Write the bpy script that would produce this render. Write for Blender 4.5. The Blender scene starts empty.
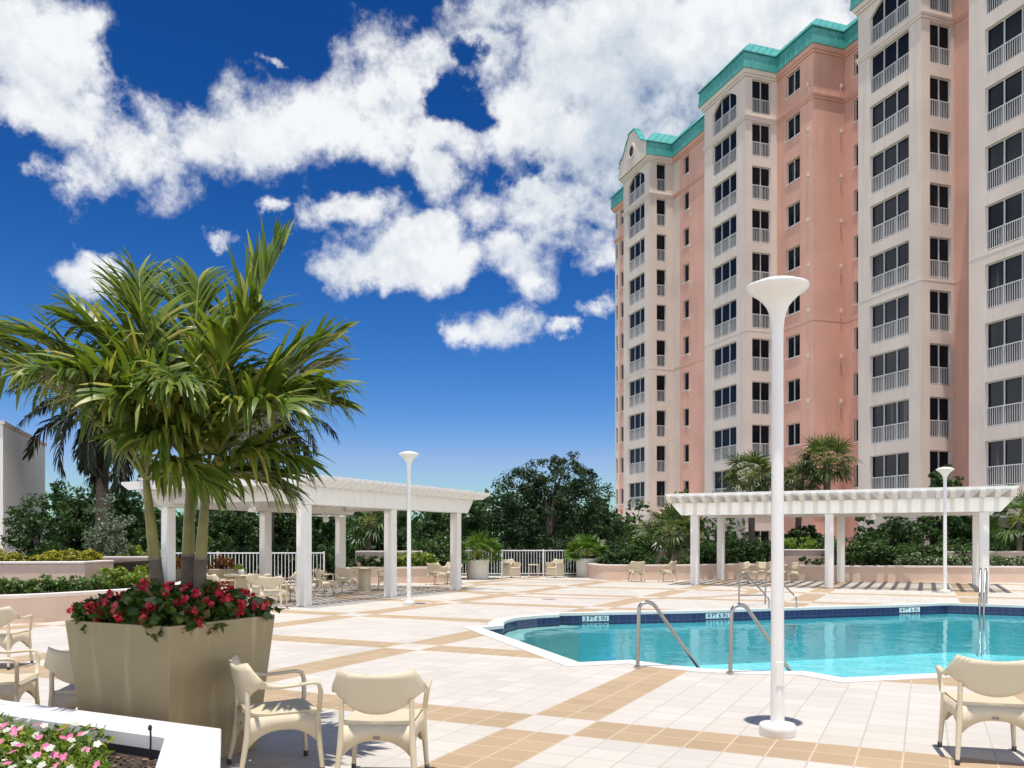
import bpy, bmesh, math, random
import numpy as np
from math import sin, cos, pi, radians as R
from mathutils import Vector, Matrix
from mathutils.geometry import tessellate_polygon

random.seed(7)
scn = bpy.context.scene
COL = scn.collection
F, CX, HY, EYE = 850.0, 512.0, 539.0, 1.65       # lens in pixels, centre column, horizon row, eye height

def gp(x, y):                      # a ground point seen at a pixel of the photo (used once, to survey positions)
    Y = EYE * F / (y - HY)
    return (x - CX) / F * Y, Y
def at(x, Y):
    return (x - CX) / F * Y
def hz(y, Y):
    return EYE + (HY - y) / F * Y

TH = R(26)
A = Vector((sin(TH), cos(TH), 0)); B = Vector((cos(TH), -sin(TH), 0))     # tile axes
BT = R(18.5)
U = Vector((-sin(BT), cos(BT), 0)); V = Vector((cos(BT), sin(BT), 0))     # building axes

# ------------------------------------------------------------------ materials
def nodes_of(m):
    m.use_nodes = True
    nt = m.node_tree
    return nt, nt.nodes, nt.links
def principled(name, col, rough=.6, metal=0., var=.08, vscale=6., bump=0., bscale=60., spec=.5, stain_or_refl=0., stain_or_refl_col=None, sscale=(2.2, 2.2, .12), coords='Object'):
    m = bpy.data.materials.new(name)
    nt, N, L = nodes_of(m)
    p = N['Principled BSDF']
    p.inputs['Roughness'].default_value = rough
    p.inputs['Metallic'].default_value = metal
    p.inputs['Specular IOR Level'].default_value = spec
    tc = N.new('ShaderNodeTexCoord')
    nz = N.new('ShaderNodeTexNoise'); nz.inputs['Scale'].default_value = vscale; nz.inputs['Detail'].default_value = 5
    L.new(tc.outputs[coords], nz.inputs['Vector'])
    mr = N.new('ShaderNodeMapRange'); mr.inputs['From Min'].default_value = .3; mr.inputs['From Max'].default_value = .7
    mr.inputs['To Min'].default_value = 1 - var; mr.inputs['To Max'].default_value = 1 + var
    L.new(nz.outputs['Fac'], mr.inputs['Value'])
    mx = N.new('ShaderNodeMix'); mx.data_type = 'RGBA'; mx.blend_type = 'MULTIPLY'; mx.inputs[0].default_value = 1
    mx.inputs[6].default_value = (*col, 1)
    L.new(mr.outputs[0], mx.inputs[7])
    out = mx.outputs[2]
    if stain_or_refl:
        mp = N.new('ShaderNodeMapping'); mp.inputs['Scale'].default_value = sscale
        L.new(tc.outputs[coords], mp.inputs['Vector'])
        n2 = N.new('ShaderNodeTexNoise'); n2.inputs['Scale'].default_value = 1.0; n2.inputs['Detail'].default_value = 4
        L.new(mp.outputs[0], n2.inputs['Vector'])
        m2 = N.new('ShaderNodeMapRange'); m2.inputs['From Min'].default_value = .52; m2.inputs['From Max'].default_value = .72
        m2.inputs['To Max'].default_value = stain_or_refl
        L.new(n2.outputs['Fac'], m2.inputs['Value'])
        mm = N.new('ShaderNodeMix'); mm.data_type = 'RGBA'
        mm.inputs[7].default_value = (*(stain_or_refl_col or tuple(c * .6 for c in col)), 1)
        L.new(m2.outputs[0], mm.inputs[0]); L.new(out, mm.inputs[6]); out = mm.outputs[2]
    L.new(out, p.inputs['Base Color'])
    if bump:
        nb = N.new('ShaderNodeTexNoise'); nb.inputs['Scale'].default_value = bscale; nb.inputs['Detail'].default_value = 4
        L.new(tc.outputs[coords], nb.inputs['Vector'])
        b = N.new('ShaderNodeBump'); b.inputs['Strength'].default_value = bump; b.inputs['Distance'].default_value = .01
        L.new(nb.outputs['Fac'], b.inputs['Height']); L.new(b.outputs[0], p.inputs['Normal'])
    return m
def leafmat(name, c1, c2, c3=None, rough=.45, trans=.35, spec=.5):
    m = bpy.data.materials.new(name)
    nt, N, L = nodes_of(m)
    p = N['Principled BSDF']; p.inputs['Roughness'].default_value = rough; p.inputs['Specular IOR Level'].default_value = spec
    g = N.new('ShaderNodeNewGeometry')
    cr = N.new('ShaderNodeValToRGB'); e = cr.color_ramp.elements
    e[0].color = (*c1, 1); e[1].color = (*c2, 1); e[0].position = .15; e[1].position = .75
    if c3:
        q = e.new(.95); q.color = (*c3, 1)
    L.new(g.outputs['Random Per Island'], cr.inputs[0])
    L.new(cr.outputs[0], p.inputs['Base Color'])
    t = N.new('ShaderNodeBsdfTranslucent')
    tm = N.new('ShaderNodeMix'); tm.data_type = 'RGBA'; tm.blend_type = 'MULTIPLY'; tm.inputs[0].default_value = 1
    tm.inputs[7].default_value = (1.25, 1.35, .5, 1)
    L.new(cr.outputs[0], tm.inputs[6]); L.new(tm.outputs[2], t.inputs['Color'])
    ms = N.new('ShaderNodeMixShader'); ms.inputs[0].default_value = trans
    L.new(p.outputs[0], ms.inputs[1]); L.new(t.outputs[0], ms.inputs[2])
    L.new(ms.outputs[0], N['Material Output'].inputs['Surface'])
    return m

M = {}
M['cream'] = principled('stucco_cream', (.69, .585, .50), .9, var=.07, vscale=.4, bump=.25, bscale=18, spec=.2, stain_or_refl=.6, stain_or_refl_col=(.56, .485, .42))
M['pink'] = principled('stucco_pink', (.69, .395, .305), .9, var=.10, vscale=.35, bump=.25, bscale=18, spec=.2, stain_or_refl=.55, stain_or_refl_col=(.58, .315, .235))
M['trim'] = principled('stucco_trim', (.70, .60, .53), .9, var=.05, vscale=1.2, spec=.2)
M['green'] = principled('verdigris_metal', (.065, .315, .275), .45, var=.14, vscale=1.5, spec=.5, stain_or_refl=.15, stain_or_refl_col=(.04, .22, .195))
M['winframe'] = principled('window_frame_white', (.66, .64, .61), .5, var=.03)
M['rail'] = principled('balcony_rail_white', (.62, .60, .58), .5, var=.03)
M['dark'] = principled('dark_opening', (.025, .025, .03), .8, var=.3, vscale=2)
M['white'] = principled('painted_white', (.78, .77, .74), .45, var=.03, vscale=3, spec=.4)
M['pergola'] = principled('pergola_white', (.74, .715, .66), .5, var=.03, vscale=2.5, bump=.08, bscale=30)
M['lamp'] = principled('lamp_white', (.74, .715, .67), .38, var=.02, spec=.5)
M['resin'] = principled('chair_resin', (.57, .49, .345), .5, var=.04, vscale=9, bump=.0)
M['foot'] = principled('dark_rubber', (.05, .045, .045), .7)
M['tan_planter'] = principled('tan_planter', (.29, .23, .125), .5, var=.05, vscale=4, spec=.4, bump=.05, bscale=25, stain_or_refl=.75, stain_or_refl_col=(.46, .38, .245), sscale=(9, 9, .12))  # pale vertical streaks put reflections into the planter's colour
M['marble'] = principled('white_marble', (.66, .65, .64), .4, var=.05, vscale=3, stain_or_refl=.12, stain_or_refl_col=(.6, .6, .62))
M['wallpink'] = principled('garden_wall_stucco', (.66, .49, .385), .9, var=.05, vscale=2, bump=.25, bscale=25, spec=.2, stain_or_refl=.08)
M['coping_wall'] = principled('wall_cap', (.68, .60, .53), .85, var=.05, vscale=3, spec=.2)
M['pot'] = principled('pot_cream', (.72, .69, .61), .55, var=.04, vscale=4, stain_or_refl=.1)
M['beige'] = principled('beige_building', (.80, .76, .68), .9, var=.04, vscale=.8, bump=.2, bscale=12, spec=.2)
M['fence'] = principled('fence_white', (.76, .76, .76), .45, var=.02)
M['soil'] = principled('mulch', (.055, .036, .026), .95, var=.5, vscale=30, bump=1., bscale=70)
M['chips'] = leafmat('wood_chips', (.03, .018, .012), (.11, .065, .04), (.24, .16, .11), rough=.9, trans=0.)
M['bounce'] = principled('pale_bounce', (.52, .48, .42), .9, var=.08)
M['ground'] = principled('grass_ground', (.06, .085, .03), .95, var=.3, vscale=3, bump=.5, bscale=20)
M['bark'] = principled('bark', (.16, .13, .10), .95, var=.3, vscale=9, bump=.8, bscale=25)
M['palm_gray'] = principled('palm_trunk_gray', (.10, .078, .058), .95, var=.3, vscale=14, bump=.8, bscale=35)
M['palm_green'] = principled('palm_crownshaft', (.165, .155, .028), .5, var=.28, vscale=8, bump=.2, bscale=20, stain_or_refl=.7, stain_or_refl_col=(.13, .085, .03), sscale=(9, 9, 3.5))
M['palm_stem'] = principled('palm_stem_green', (.19, .22, .04), .5, var=.15)
M['liner'] = principled('black_liner', (.015, .016, .022), .6)
M['coping'] = principled('pool_coping', (.60, .57, .52), .7, var=.05, vscale=8, spec=.3)
M['basin'] = principled('pool_plaster', (.30, .66, .70), .8, var=.10, vscale=1.3)
M['marker'] = principled('marker_tile', (.80, .80, .78), .3)
M['ink'] = principled('black_lettering', (.015, .015, .015), .5)
M['brass'] = principled('grey_plate', (.22, .20, .16), .5)
M['rock'] = principled('cane_dark', (.14, .12, .10), .8)

def steel():
    m = bpy.data.materials.new('stainless_steel'); nt, N, L = nodes_of(m); p = N['Principled BSDF']
    p.inputs['Base Color'].default_value = (.34, .315, .29, 1); p.inputs['Metallic'].default_value = 1; p.inputs['Roughness'].default_value = .3
    return m
M['steel'] = steel()
def glass():
    m = bpy.data.materials.new('dark_window_glass'); nt, N, L = nodes_of(m); p = N['Principled BSDF']
    tc = N.new('ShaderNodeTexCoord'); oi = N.new('ShaderNodeObjectInfo')
    cr = N.new('ShaderNodeValToRGB'); e = cr.color_ramp.elements
    e[0].color = (.004, .005, .007, 1); e[1].color = (.018, .019, .023, 1)
    q = e.new(.86); q.color = (.012, .014, .02, 1); q = e.new(.93); q.color = (.085, .083, .078, 1)
    ad = N.new('ShaderNodeVectorMath'); ad.operation = 'ADD'; L.new(tc.outputs['Object'], ad.inputs[0]); L.new(oi.outputs['Random'], ad.inputs[1])
    mp = N.new('ShaderNodeMapping'); mp.inputs['Scale'].default_value = (1, 1, .05); L.new(ad.outputs[0], mp.inputs[0])
    nz = N.new('ShaderNodeTexNoise'); nz.inputs['Scale'].default_value = 1.6; nz.inputs['Detail'].default_value = 1
    L.new(mp.outputs[0], nz.inputs['Vector'])
    aa = N.new('ShaderNodeMath'); aa.operation = 'MULTIPLY_ADD'; L.new(oi.outputs['Random'], aa.inputs[0]); aa.inputs[1].default_value = .45; aa.inputs[2].default_value = -.1
    sm = N.new('ShaderNodeMath'); sm.operation = 'ADD'; L.new(nz.outputs['Fac'], sm.inputs[0]); L.new(aa.outputs[0], sm.inputs[1])
    L.new(sm.outputs[0], cr.inputs[0]); L.new(cr.outputs[0], p.inputs['Base Color'])
    p.inputs['Roughness'].default_value = .06; p.inputs['Specular IOR Level'].default_value = .13
    return m
M['glass'] = glass()

def tilewrap(N, L, val, off, period):
    # distance of val from the centre line off of a band that repeats every period
    s = N.new('ShaderNodeMath'); s.operation = 'SUBTRACT'; L.new(val, s.inputs[0]); s.inputs[1].default_value = off - period / 2
    w = N.new('ShaderNodeMath'); w.operation = 'FLOORED_MODULO'; L.new(s.outputs[0], w.inputs[0]); w.inputs[1].default_value = period
    d = N.new('ShaderNodeMath'); d.operation = 'SUBTRACT'; L.new(w.outputs[0], d.inputs[0]); d.inputs[1].default_value = period / 2
    a = N.new('ShaderNodeMath'); a.operation = 'ABSOLUTE'; L.new(d.outputs[0], a.inputs[0])
    return a.outputs[0]
def mth(N, L, op, a, b=None, c=None):
    n = N.new('ShaderNodeMath'); n.operation = op
    for i, v in enumerate((a, b, c)):
        if v is None: continue
        if isinstance(v, (int, float)): n.inputs[i].default_value = v
        else: L.new(v, n.inputs[i])
    return n.outputs[0]
def deckmat():
    m = bpy.data.materials.new('travertine_deck'); nt, N, L = nodes_of(m); p = N['Principled BSDF']
    p.inputs['Roughness'].default_value = .75; p.inputs['Specular IOR Level'].default_value = .25
    tc = N.new('ShaderNodeTexCoord'); sx = N.new('ShaderNodeSeparateXYZ'); L.new(tc.outputs['Object'], sx.inputs[0])
    x, y = sx.outputs[0], sx.outputs[1]
    ca = mth(N, L, 'ADD', mth(N, L, 'MULTIPLY', x, sin(TH)), mth(N, L, 'MULTIPLY', y, cos(TH)))
    cb = mth(N, L, 'SUBTRACT', mth(N, L, 'MULTIPLY', x, cos(TH)), mth(N, L, 'MULTIPLY', y, sin(TH)))
    T = .315; P = T * 13
    inA = mth(N, L, 'LESS_THAN', tilewrap(N, L, cb, -2.995, P), T)
    inB = mth(N, L, 'LESS_THAN', tilewrap(N, L, ca, 6.95, P), T)
    xor = mth(N, L, 'ABSOLUTE', mth(N, L, 'SUBTRACT', inA, inB))
    # thin ring of tan tile in front of the far fence
    dx = mth(N, L, 'SUBTRACT', x, 3.1); dy = mth(N, L, 'SUBTRACT', y, 28.2)
    rr = mth(N, L, 'SQRT', mth(N, L, 'ADD', mth(N, L, 'MULTIPLY', dx, dx), mth(N, L, 'MULTIPLY', dy, dy)))
    ring = mth(N, L, 'LESS_THAN', mth(N, L, 'ABSOLUTE', mth(N, L, 'SUBTRACT', rr, 4.75)), .16)
    tan = mth(N, L, 'MAXIMUM', xor, ring)
    # per-tile tone
    ia = mth(N, L, 'FLOOR', mth(N, L, 'DIVIDE', mth(N, L, 'SUBTRACT', ca, 6.95), T))
    ib = mth(N, L, 'FLOOR', mth(N, L, 'DIVIDE', mth(N, L, 'ADD', cb, 2.995), T))
    cxyz = N.new('ShaderNodeCombineXYZ'); L.new(ia, cxyz.inputs[0]); L.new(ib, cxyz.inputs[1])
    wn = N.new('ShaderNodeTexWhiteNoise'); wn.noise_dimensions = '2D'; L.new(cxyz.outputs[0], wn.inputs['Vector'])
    nz = N.new('ShaderNodeTexNoise'); nz.inputs['Scale'].default_value = 5; nz.inputs['Detail'].default_value = 6; nz.inputs['Roughness'].default_value = .65
    L.new(tc.outputs['Object'], nz.inputs['Vector'])
    nb = N.new('ShaderNodeTexNoise'); nb.inputs['Scale'].default_value = .55; nb.inputs['Detail'].default_value = 3
    L.new(tc.outputs['Object'], nb.inputs['Vector'])
    tone = mth(N, L, 'ADD', mth(N, L, 'MULTIPLY_ADD', wn.outputs[0], .11, .945), mth(N, L, 'MULTIPLY_ADD', nz.outputs['Fac'], .12, -.06))
    tone = mth(N, L, 'ADD', tone, mth(N, L, 'MULTIPLY_ADD', nb.outputs['Fac'], .30, -.15))
    ng = N.new('ShaderNodeTexNoise'); ng.inputs['Scale'].default_value = 70; ng.inputs['Detail'].default_value = 3
    L.new(tc.outputs['Object'], ng.inputs['Vector'])
    pit = mth(N, L, 'MULTIPLY', mth(N, L, 'LESS_THAN', ng.outputs['Fac'], .40), .18)
    pit = mth(N, L, 'MULTIPLY', pit, mth(N, L, 'MULTIPLY_ADD', tan, .7, .3))
    tone = mth(N, L, 'SUBTRACT', tone, pit)
    c = N.new('ShaderNodeMix'); c.data_type = 'RGBA'
    c.inputs[6].default_value = (.495, .460, .405, 1); c.inputs[7].default_value = (.38, .278, .172, 1)
    L.new(tan, c.inputs[0])
    mm = N.new('ShaderNodeMix'); mm.data_type = 'RGBA'; mm.blend_type = 'MULTIPLY'; mm.inputs[0].default_value = 1
    L.new(c.outputs[2], mm.inputs[6]); L.new(tone, mm.inputs[7])
    g1 = tilewrap(N, L, ca, 6.95, T); g2 = tilewrap(N, L, cb, -2.995, T)
    j = mth(N, L, 'LESS_THAN', mth(N, L, 'MINIMUM', g1, g2), .0068)
    gm = N.new('ShaderNodeMix'); gm.data_type = 'RGBA'; L.new(j, gm.inputs[0]); L.new(mm.outputs[2], gm.inputs[6])
    gj = N.new('ShaderNodeMix'); gj.data_type = 'RGBA'; gj.inputs[6].default_value = (.39, .35, .305, 1); gj.inputs[7].default_value = (.49, .40, .285, 1)
    L.new(tan, gj.inputs[0]); L.new(gj.outputs[2], gm.inputs[7])
    L.new(gm.outputs[2], p.inputs['Base Color'])
    b = N.new('ShaderNodeBump'); b.inputs['Strength'].default_value = .25; b.inputs['Distance'].default_value = .004
    L.new(tone, b.inputs['Height']); L.new(b.outputs[0], p.inputs['Normal'])
    return m
M['deck'] = deckmat()
def watermat():
    m = bpy.data.materials.new('pool_water'); nt, N, L = nodes_of(m); N.remove(N['Principled BSDF'])
    tr = N.new('ShaderNodeBsdfTransparent'); tr.inputs[0].default_value = (.60, .93, .96, 1)
    gl = N.new('ShaderNodeBsdfGlossy'); gl.inputs['Roughness'].default_value = .02; gl.inputs['Color'].default_value = (.82, .95, .95, 1)
    fr = N.new('ShaderNodeFresnel'); fr.inputs['IOR'].default_value = 1.33
    fc = mth(N, L, 'MULTIPLY', fr.outputs[0], .75)
    tc = N.new('ShaderNodeTexCoord')
    n1 = N.new('ShaderNodeTexNoise'); n1.inputs['Scale'].default_value = 1.6; n1.inputs['Detail'].default_value = 3
    L.new(tc.outputs['Object'], n1.inputs['Vector'])
    b = N.new('ShaderNodeBump'); b.inputs['Strength'].default_value = .16; b.inputs['Distance'].default_value = .08
    L.new(n1.outputs['Fac'], b.inputs['Height'])
    L.new(b.outputs[0], gl.inputs['Normal']); L.new(b.outputs[0], fr.inputs['Normal'])
    ms = N.new('ShaderNodeMixShader'); L.new(fc, ms.inputs[0]); L.new(tr.outputs[0], ms.inputs[1]); L.new(gl.outputs[0], ms.inputs[2])
    L.new(ms.outputs[0], N['Material Output'].inputs['Surface'])
    return m
M['water'] = watermat()
def tileband():
    m = bpy.data.materials.new('cobalt_tile'); nt, N, L = nodes_of(m); p = N['Principled BSDF']
    tc = N.new('ShaderNodeTexCoord')
    br = N.new('ShaderNodeTexBrick'); br.offset = 0; br.inputs['Color1'].default_value = (.008, .014, .075, 1); br.inputs['Color2'].default_value = (.014, .022, .10, 1)
    br.inputs['Mortar'].default_value = (.055, .07, .16, 1); br.inputs['Scale'].default_value = 1; br.inputs['Mortar Size'].default_value = .006
    br.inputs['Brick Width'].default_value = .155; br.inputs['Row Height'].default_value = .152
    L.new(tc.outputs['UV'], br.inputs['Vector']); L.new(br.outputs[0], p.inputs['Base Color']); p.inputs['Roughness'].default_value = .2
    return m
M['tile'] = tileband()
def wicker():
    m = bpy.data.materials.new('woven_resin'); nt, N, L = nodes_of(m); p = N['Principled BSDF']
    p.inputs['Base Color'].default_value = (.57, .49, .345, 1); p.inputs['Roughness'].default_value = .5
    tc = N.new('ShaderNodeTexCoord')
    w = N.new('ShaderNodeTexWave'); w.inputs['Scale'].default_value = 42; w.bands_direction = 'Z'; w.inputs['Distortion'].default_value = .4
    L.new(tc.outputs['Object'], w.inputs['Vector'])
    w2 = N.new('ShaderNodeTexWave'); w2.inputs['Scale'].default_value = 42; w2.bands_direction = 'X'
    L.new(tc.outputs['Object'], w2.inputs['Vector'])
    ad = mth(N, L, 'ADD', w.outputs['Fac'], w2.outputs['Fac'])
    b = N.new('ShaderNodeBump'); b.inputs['Strength'].default_value = .35; b.inputs['Distance'].default_value = .002
    L.new(ad, b.inputs['Height']); L.new(b.outputs[0], p.inputs['Normal'])
    return m
M['wicker'] = wicker()

L_oak = leafmat('oak_leaves', (.012, .030, .012), (.040, .075, .022), (.075, .10, .045), rough=.6, trans=.2, spec=.25)
L_dark = leafmat('dark_leaves', (.016, .040, .012), (.045, .095, .022), (.08, .14, .03), rough=.55, trans=.25, spec=.3)
L_mid = leafmat('mid_leaves', (.03, .07, .014), (.075, .14, .028), (.12, .19, .045), trans=.3)
L_lime = leafmat('lime_leaves', (.10, .17, .02), (.22, .30, .035), (.34, .36, .05), trans=.35)
L_yellow = leafmat('croton_leaves', (.16, .18, .02), (.42, .36, .03), (.50, .42, .07), trans=.3)
L_silver = leafmat('silver_leaves', (.08, .11, .065), (.17, .20, .13), (.24, .26, .19), trans=.2)
L_red = leafmat('bronze_croton', (.14, .035, .015), (.30, .12, .02), (.18, .17, .03), trans=.25)
L_palm = leafmat('palm_leaflets', (.055, .10, .014), (.165, .22, .03), (.36, .33, .08), rough=.38, trans=.30)
L_royal = leafmat('dark_palm_leaflets', (.008, .014, .008), (.022, .034, .014), (.11, .085, .05), rough=.6, trans=.08, spec=.2)
L_sabal = leafmat('sabal_leaflets', (.040, .065, .020), (.105, .145, .04), (.22, .22, .09), rough=.4, trans=.25)
L_begonia = leafmat('begonia_leaves', (.035, .07, .014), (.09, .15, .025), (.15, .09, .025), rough=.3, trans=.25)
L_vinca = leafmat('vinca_leaves', (.06, .12, .015), (.17, .25, .03), (.36, .36, .05), rough=.35, trans=.35)
P_red = leafmat('red_petals', (.42, .012, .03), (.58, .025, .055), (.68, .09, .11), trans=.3)
P_pink = leafmat('pink_petals', (.72, .12, .30), (.78, .20, .40), (.80, .42, .55), trans=.3)
P_white = leafmat('white_petals', (.58, .56, .48), (.64, .62, .55), (.62, .54, .46), trans=.3)

# ------------------------------------------------------------------ mesh helpers
def tag(o, label=None, cat=None, group=None, kind=None):
    if label: o['label'] = label
    if cat: o['category'] = cat
    if group: o['group'] = group
    if kind: o['kind'] = kind
    return o
def empty(name, loc=(0, 0, 0), rz=0., label=None, cat=None, group=None, parent=None):
    o = bpy.data.objects.new(name, None); COL.objects.link(o)
    o.location = loc; o.rotation_euler = (0, 0, rz); o.empty_display_size = .2
    if parent: o.parent = parent
    return tag(o, label, cat, group)
def copy_tree(o, parent=None):
    c = o.copy(); COL.objects.link(c)
    if parent: c.parent = parent
    for ch in list(o.children): copy_tree(ch, c)
    return c

class MB:
    def __init__(s): s.v = []; s.f = []; s.sm = []; s.uv = None
    def add(s, vs, fs, smooth=False):
        o = len(s.v); s.v.extend([tuple(p) for p in vs]); s.f.extend([tuple(i + o for i in f) for f in fs]); s.sm.extend([smooth] * len(fs)); return s
    def box(s, x0, x1, y0, y1, z0, z1, bev=0.):
        if bev:
            b = bev; L = []
            for (z, d) in ((z0, b), (z0 + b, 0), (z1 - b, 0), (z1, b)):
                xa, xb, ya, yb = x0 + d, x1 - d, y0 + d, y1 - d
                c = b if d == 0 else b * .0 + 1e-4
                if d == 0: L.append([(xa + c, ya, z), (xb - c, ya, z), (xb, ya + c, z), (xb, yb - c, z), (xb - c, yb, z), (xa + c, yb, z), (xa, yb - c, z), (xa, ya + c, z)])
                else: L.append([(xa, ya, z), (xb, ya, z), (xb, ya, z), (xb, yb, z), (xb, yb, z), (xa, yb, z), (xa, yb, z), (xa, ya, z)])
            vs = [(x0 + b, y0 + b, z0), (x1 - b, y0 + b, z0), (x1 - b, y1 - b, z0), (x0 + b, y1 - b, z0)] + L[1] + L[2] + [(x0 + b, y0 + b, z1), (x1 - b, y0 + b, z1), (x1 - b, y1 - b, z1), (x0 + b, y1 - b, z1)]
            fs = [(3, 2, 1, 0), (20, 21, 22, 23)]
            for i in range(8): fs.append((4 + i, 4 + (i + 1) % 8, 12 + (i + 1) % 8, 12 + i))
            # bottom ring / top ring
            bm_ = [0, 1, 1, 2, 2, 3, 3, 0]
            for i in range(8):
                j = (i + 1) % 8; a, c = bm_[i], bm_[j]
                if a == c: fs.append((a, 4 + j, 4 + i)); fs.append((20 + a, 12 + i, 12 + j))
                else: fs.append((a, c, 4 + j, 4 + i)); fs.append((20 + c, 20 + a, 12 + i, 12 + j))
            return s.add(vs, fs)
        vs = [(x0, y0, z0), (x1, y0, z0), (x1, y1, z0), (x0, y1, z0), (x0, y0, z1), (x1, y0, z1), (x1, y1, z1), (x0, y1, z1)]
        return s.add(vs, [(3, 2, 1, 0), (4, 5, 6, 7), (0, 1, 5, 4), (1, 2, 6, 5), (2, 3, 7, 6), (3, 0, 4, 7)])
    def quad(s, a, b, c, d): return s.add([a, b, c, d], [(0, 1, 2, 3)])
    def prism(s, pts, z0, z1, cap=True):          # vertical extrusion of a CCW polygon
        n = len(pts); vs = [(p[0], p[1], z0) for p in pts] + [(p[0], p[1], z1) for p in pts]
        fs = [(i, (i + 1) % n, n + (i + 1) % n, n + i) for i in range(n)]
        if cap:
            tr = tessellate_polygon([[Vector((p[0], p[1], 0)) for p in pts]])
            fs += [tuple(n + i for i in (t if area3(pts, t) > 0 else t[::-1])) for t in tr]
            fs += [tuple(t if area3(pts, t) < 0 else t[::-1]) for t in tr]
        return s.add(vs, fs)
    def tube(s, path, rad, n=10, caps=True, smooth=True):
        path = [Vector(p) for p in path]; k = len(path)
        if not hasattr(rad, '__len__'): rad = [rad] * k
        T = []
        for i in range(k):
            t = path[min(i + 1, k - 1)] - path[max(i - 1, 0)]; T.append(t.normalized())
        ref = Vector((0, 0, 1)) if abs(T[0].z) < .9 else Vector((1, 0, 0))
        nrm = (ref - T[0] * ref.dot(T[0])).normalized()
        vs, fs = [], []
        for i in range(k):
            nrm = (nrm - T[i] * nrm.dot(T[i])).normalized(); bn = T[i].cross(nrm)
            for j in range(n):
                a = 2 * pi * j / n; vs.append(path[i] + (nrm * cos(a) + bn * sin(a)) * rad[i])
        for i in range(k - 1):
            for j in range(n):
                fs.append((i * n + j, i * n + (j + 1) % n, (i + 1) * n + (j + 1) % n, (i + 1) * n + j))
        s.add(vs, fs, smooth)
        if caps:
            s.add(vs[:n], [tuple(range(n))[::-1]]); s.add(vs[-n:], [tuple(range(n))])
        return s
    def lathe(s, prof, n=24, c=(0, 0), smooth=True):
        vs, fs = [], []
        for (r, z) in prof:
            for j in range(n):
                a = 2 * pi * j / n; vs.append((c[0] + r * cos(a), c[1] + r * sin(a), z))
        for i in range(len(prof) - 1):
            for j in range(n): fs.append((i * n + j, i * n + (j + 1) % n, (i + 1) * n + (j + 1) % n, (i + 1) * n + j))
        return s.add(vs, fs, smooth)
    def build(s, name, mat, parent=None, loc=None, org=None):
        me = bpy.data.meshes.new(name)
        v = s.v
        if org is not None: v = [(p[0] - org[0], p[1] - org[1], p[2] - org[2]) for p in v]
        me.from_pydata(v, [], s.f); me.polygons.foreach_set('use_smooth', s.sm)
        if s.uv:
            ul = me.uv_layers.new(name='UVMap'); ul.data.foreach_set('uv', s.uv)
        me.materials.append(mat); me.update()
        o = bpy.data.objects.new(name, me); COL.objects.link(o)
        if parent: o.parent = parent
        if loc is not None: o.location = loc
        elif org is not None:
            same = parent is not None and abs(org[0] - parent.location.x) + abs(org[1] - parent.location.y) < 1e-3
            o.location = (0, 0, org[2] - parent.location.z) if same else org
        return o
def area3(p, t):
    a, b, c = (p[i] for i in t)
    return (b[0] - a[0]) * (c[1] - a[1]) - (c[0] - a[0]) * (b[1] - a[1])
def inset(poly, d):                # CCW polygon moved inwards by d (outwards when d < 0)
    n = len(poly); out = []
    for i in range(n):
        p0, p1, p2 = Vector(poly[i - 1]), Vector(poly[i]), Vector(poly[(i + 1) % n])
        e1 = (p1 - p0).normalized(); e2 = (p2 - p1).normalized()
        n1 = Vector((-e1.y, e1.x)); n2 = Vector((-e2.y, e2.x))
        k = 1 + n1.dot(n2); m = (n1 + n2) / max(k, .2)
        out.append(tuple(p1 + m * d))
    return out

def quads(name, mat, V4, parent=None, loc=None, smooth=False):
    """V4: array (n, k, 3) of k-gons"""
    n, k, _ = V4.shape
    me = bpy.data.meshes.new(name)
    me.vertices.add(n * k); me.vertices.foreach_set('co', V4.reshape(-1).astype(np.float32))
    me.loops.add(n * k); me.loops.foreach_set('vertex_index', np.arange(n * k, dtype=np.int32))
    me.polygons.add(n); me.polygons.foreach_set('loop_start', np.arange(0, n * k, k, dtype=np.int32))
    me.update(calc_edges=True); me.materials.append(mat)
    o = bpy.data.objects.new(name, me); COL.objects.link(o)
    if parent: o.parent = parent
    if loc is not None: o.location = loc
    return o
def leaves_at(rng, C, size, up=.5, aspect=.5, out=None):
    """rhombus leaves at centres C"""
    n = len(C)
    nrm = rng.normal(size=(n, 3)); nrm /= np.linalg.norm(nrm, axis=1)[:, None]
    nrm[:, 2] += up
    if out is not None: nrm += out * .7
    nrm /= np.linalg.norm(nrm, axis=1)[:, None]
    d = rng.normal(size=(n, 3)); d -= nrm * (d * nrm).sum(1)[:, None]; d /= np.linalg.norm(d, axis=1)[:, None]
    w = np.cross(nrm, d)
    s = size * rng.uniform(.6, 1.35, size=(n, 1))
    return np.stack([C - d * s * .5, C + w * s * aspect * .5 - d * s * .05, C + d * s * .5, C - w * s * aspect * .5 - d * s * .05], axis=1)
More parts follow.
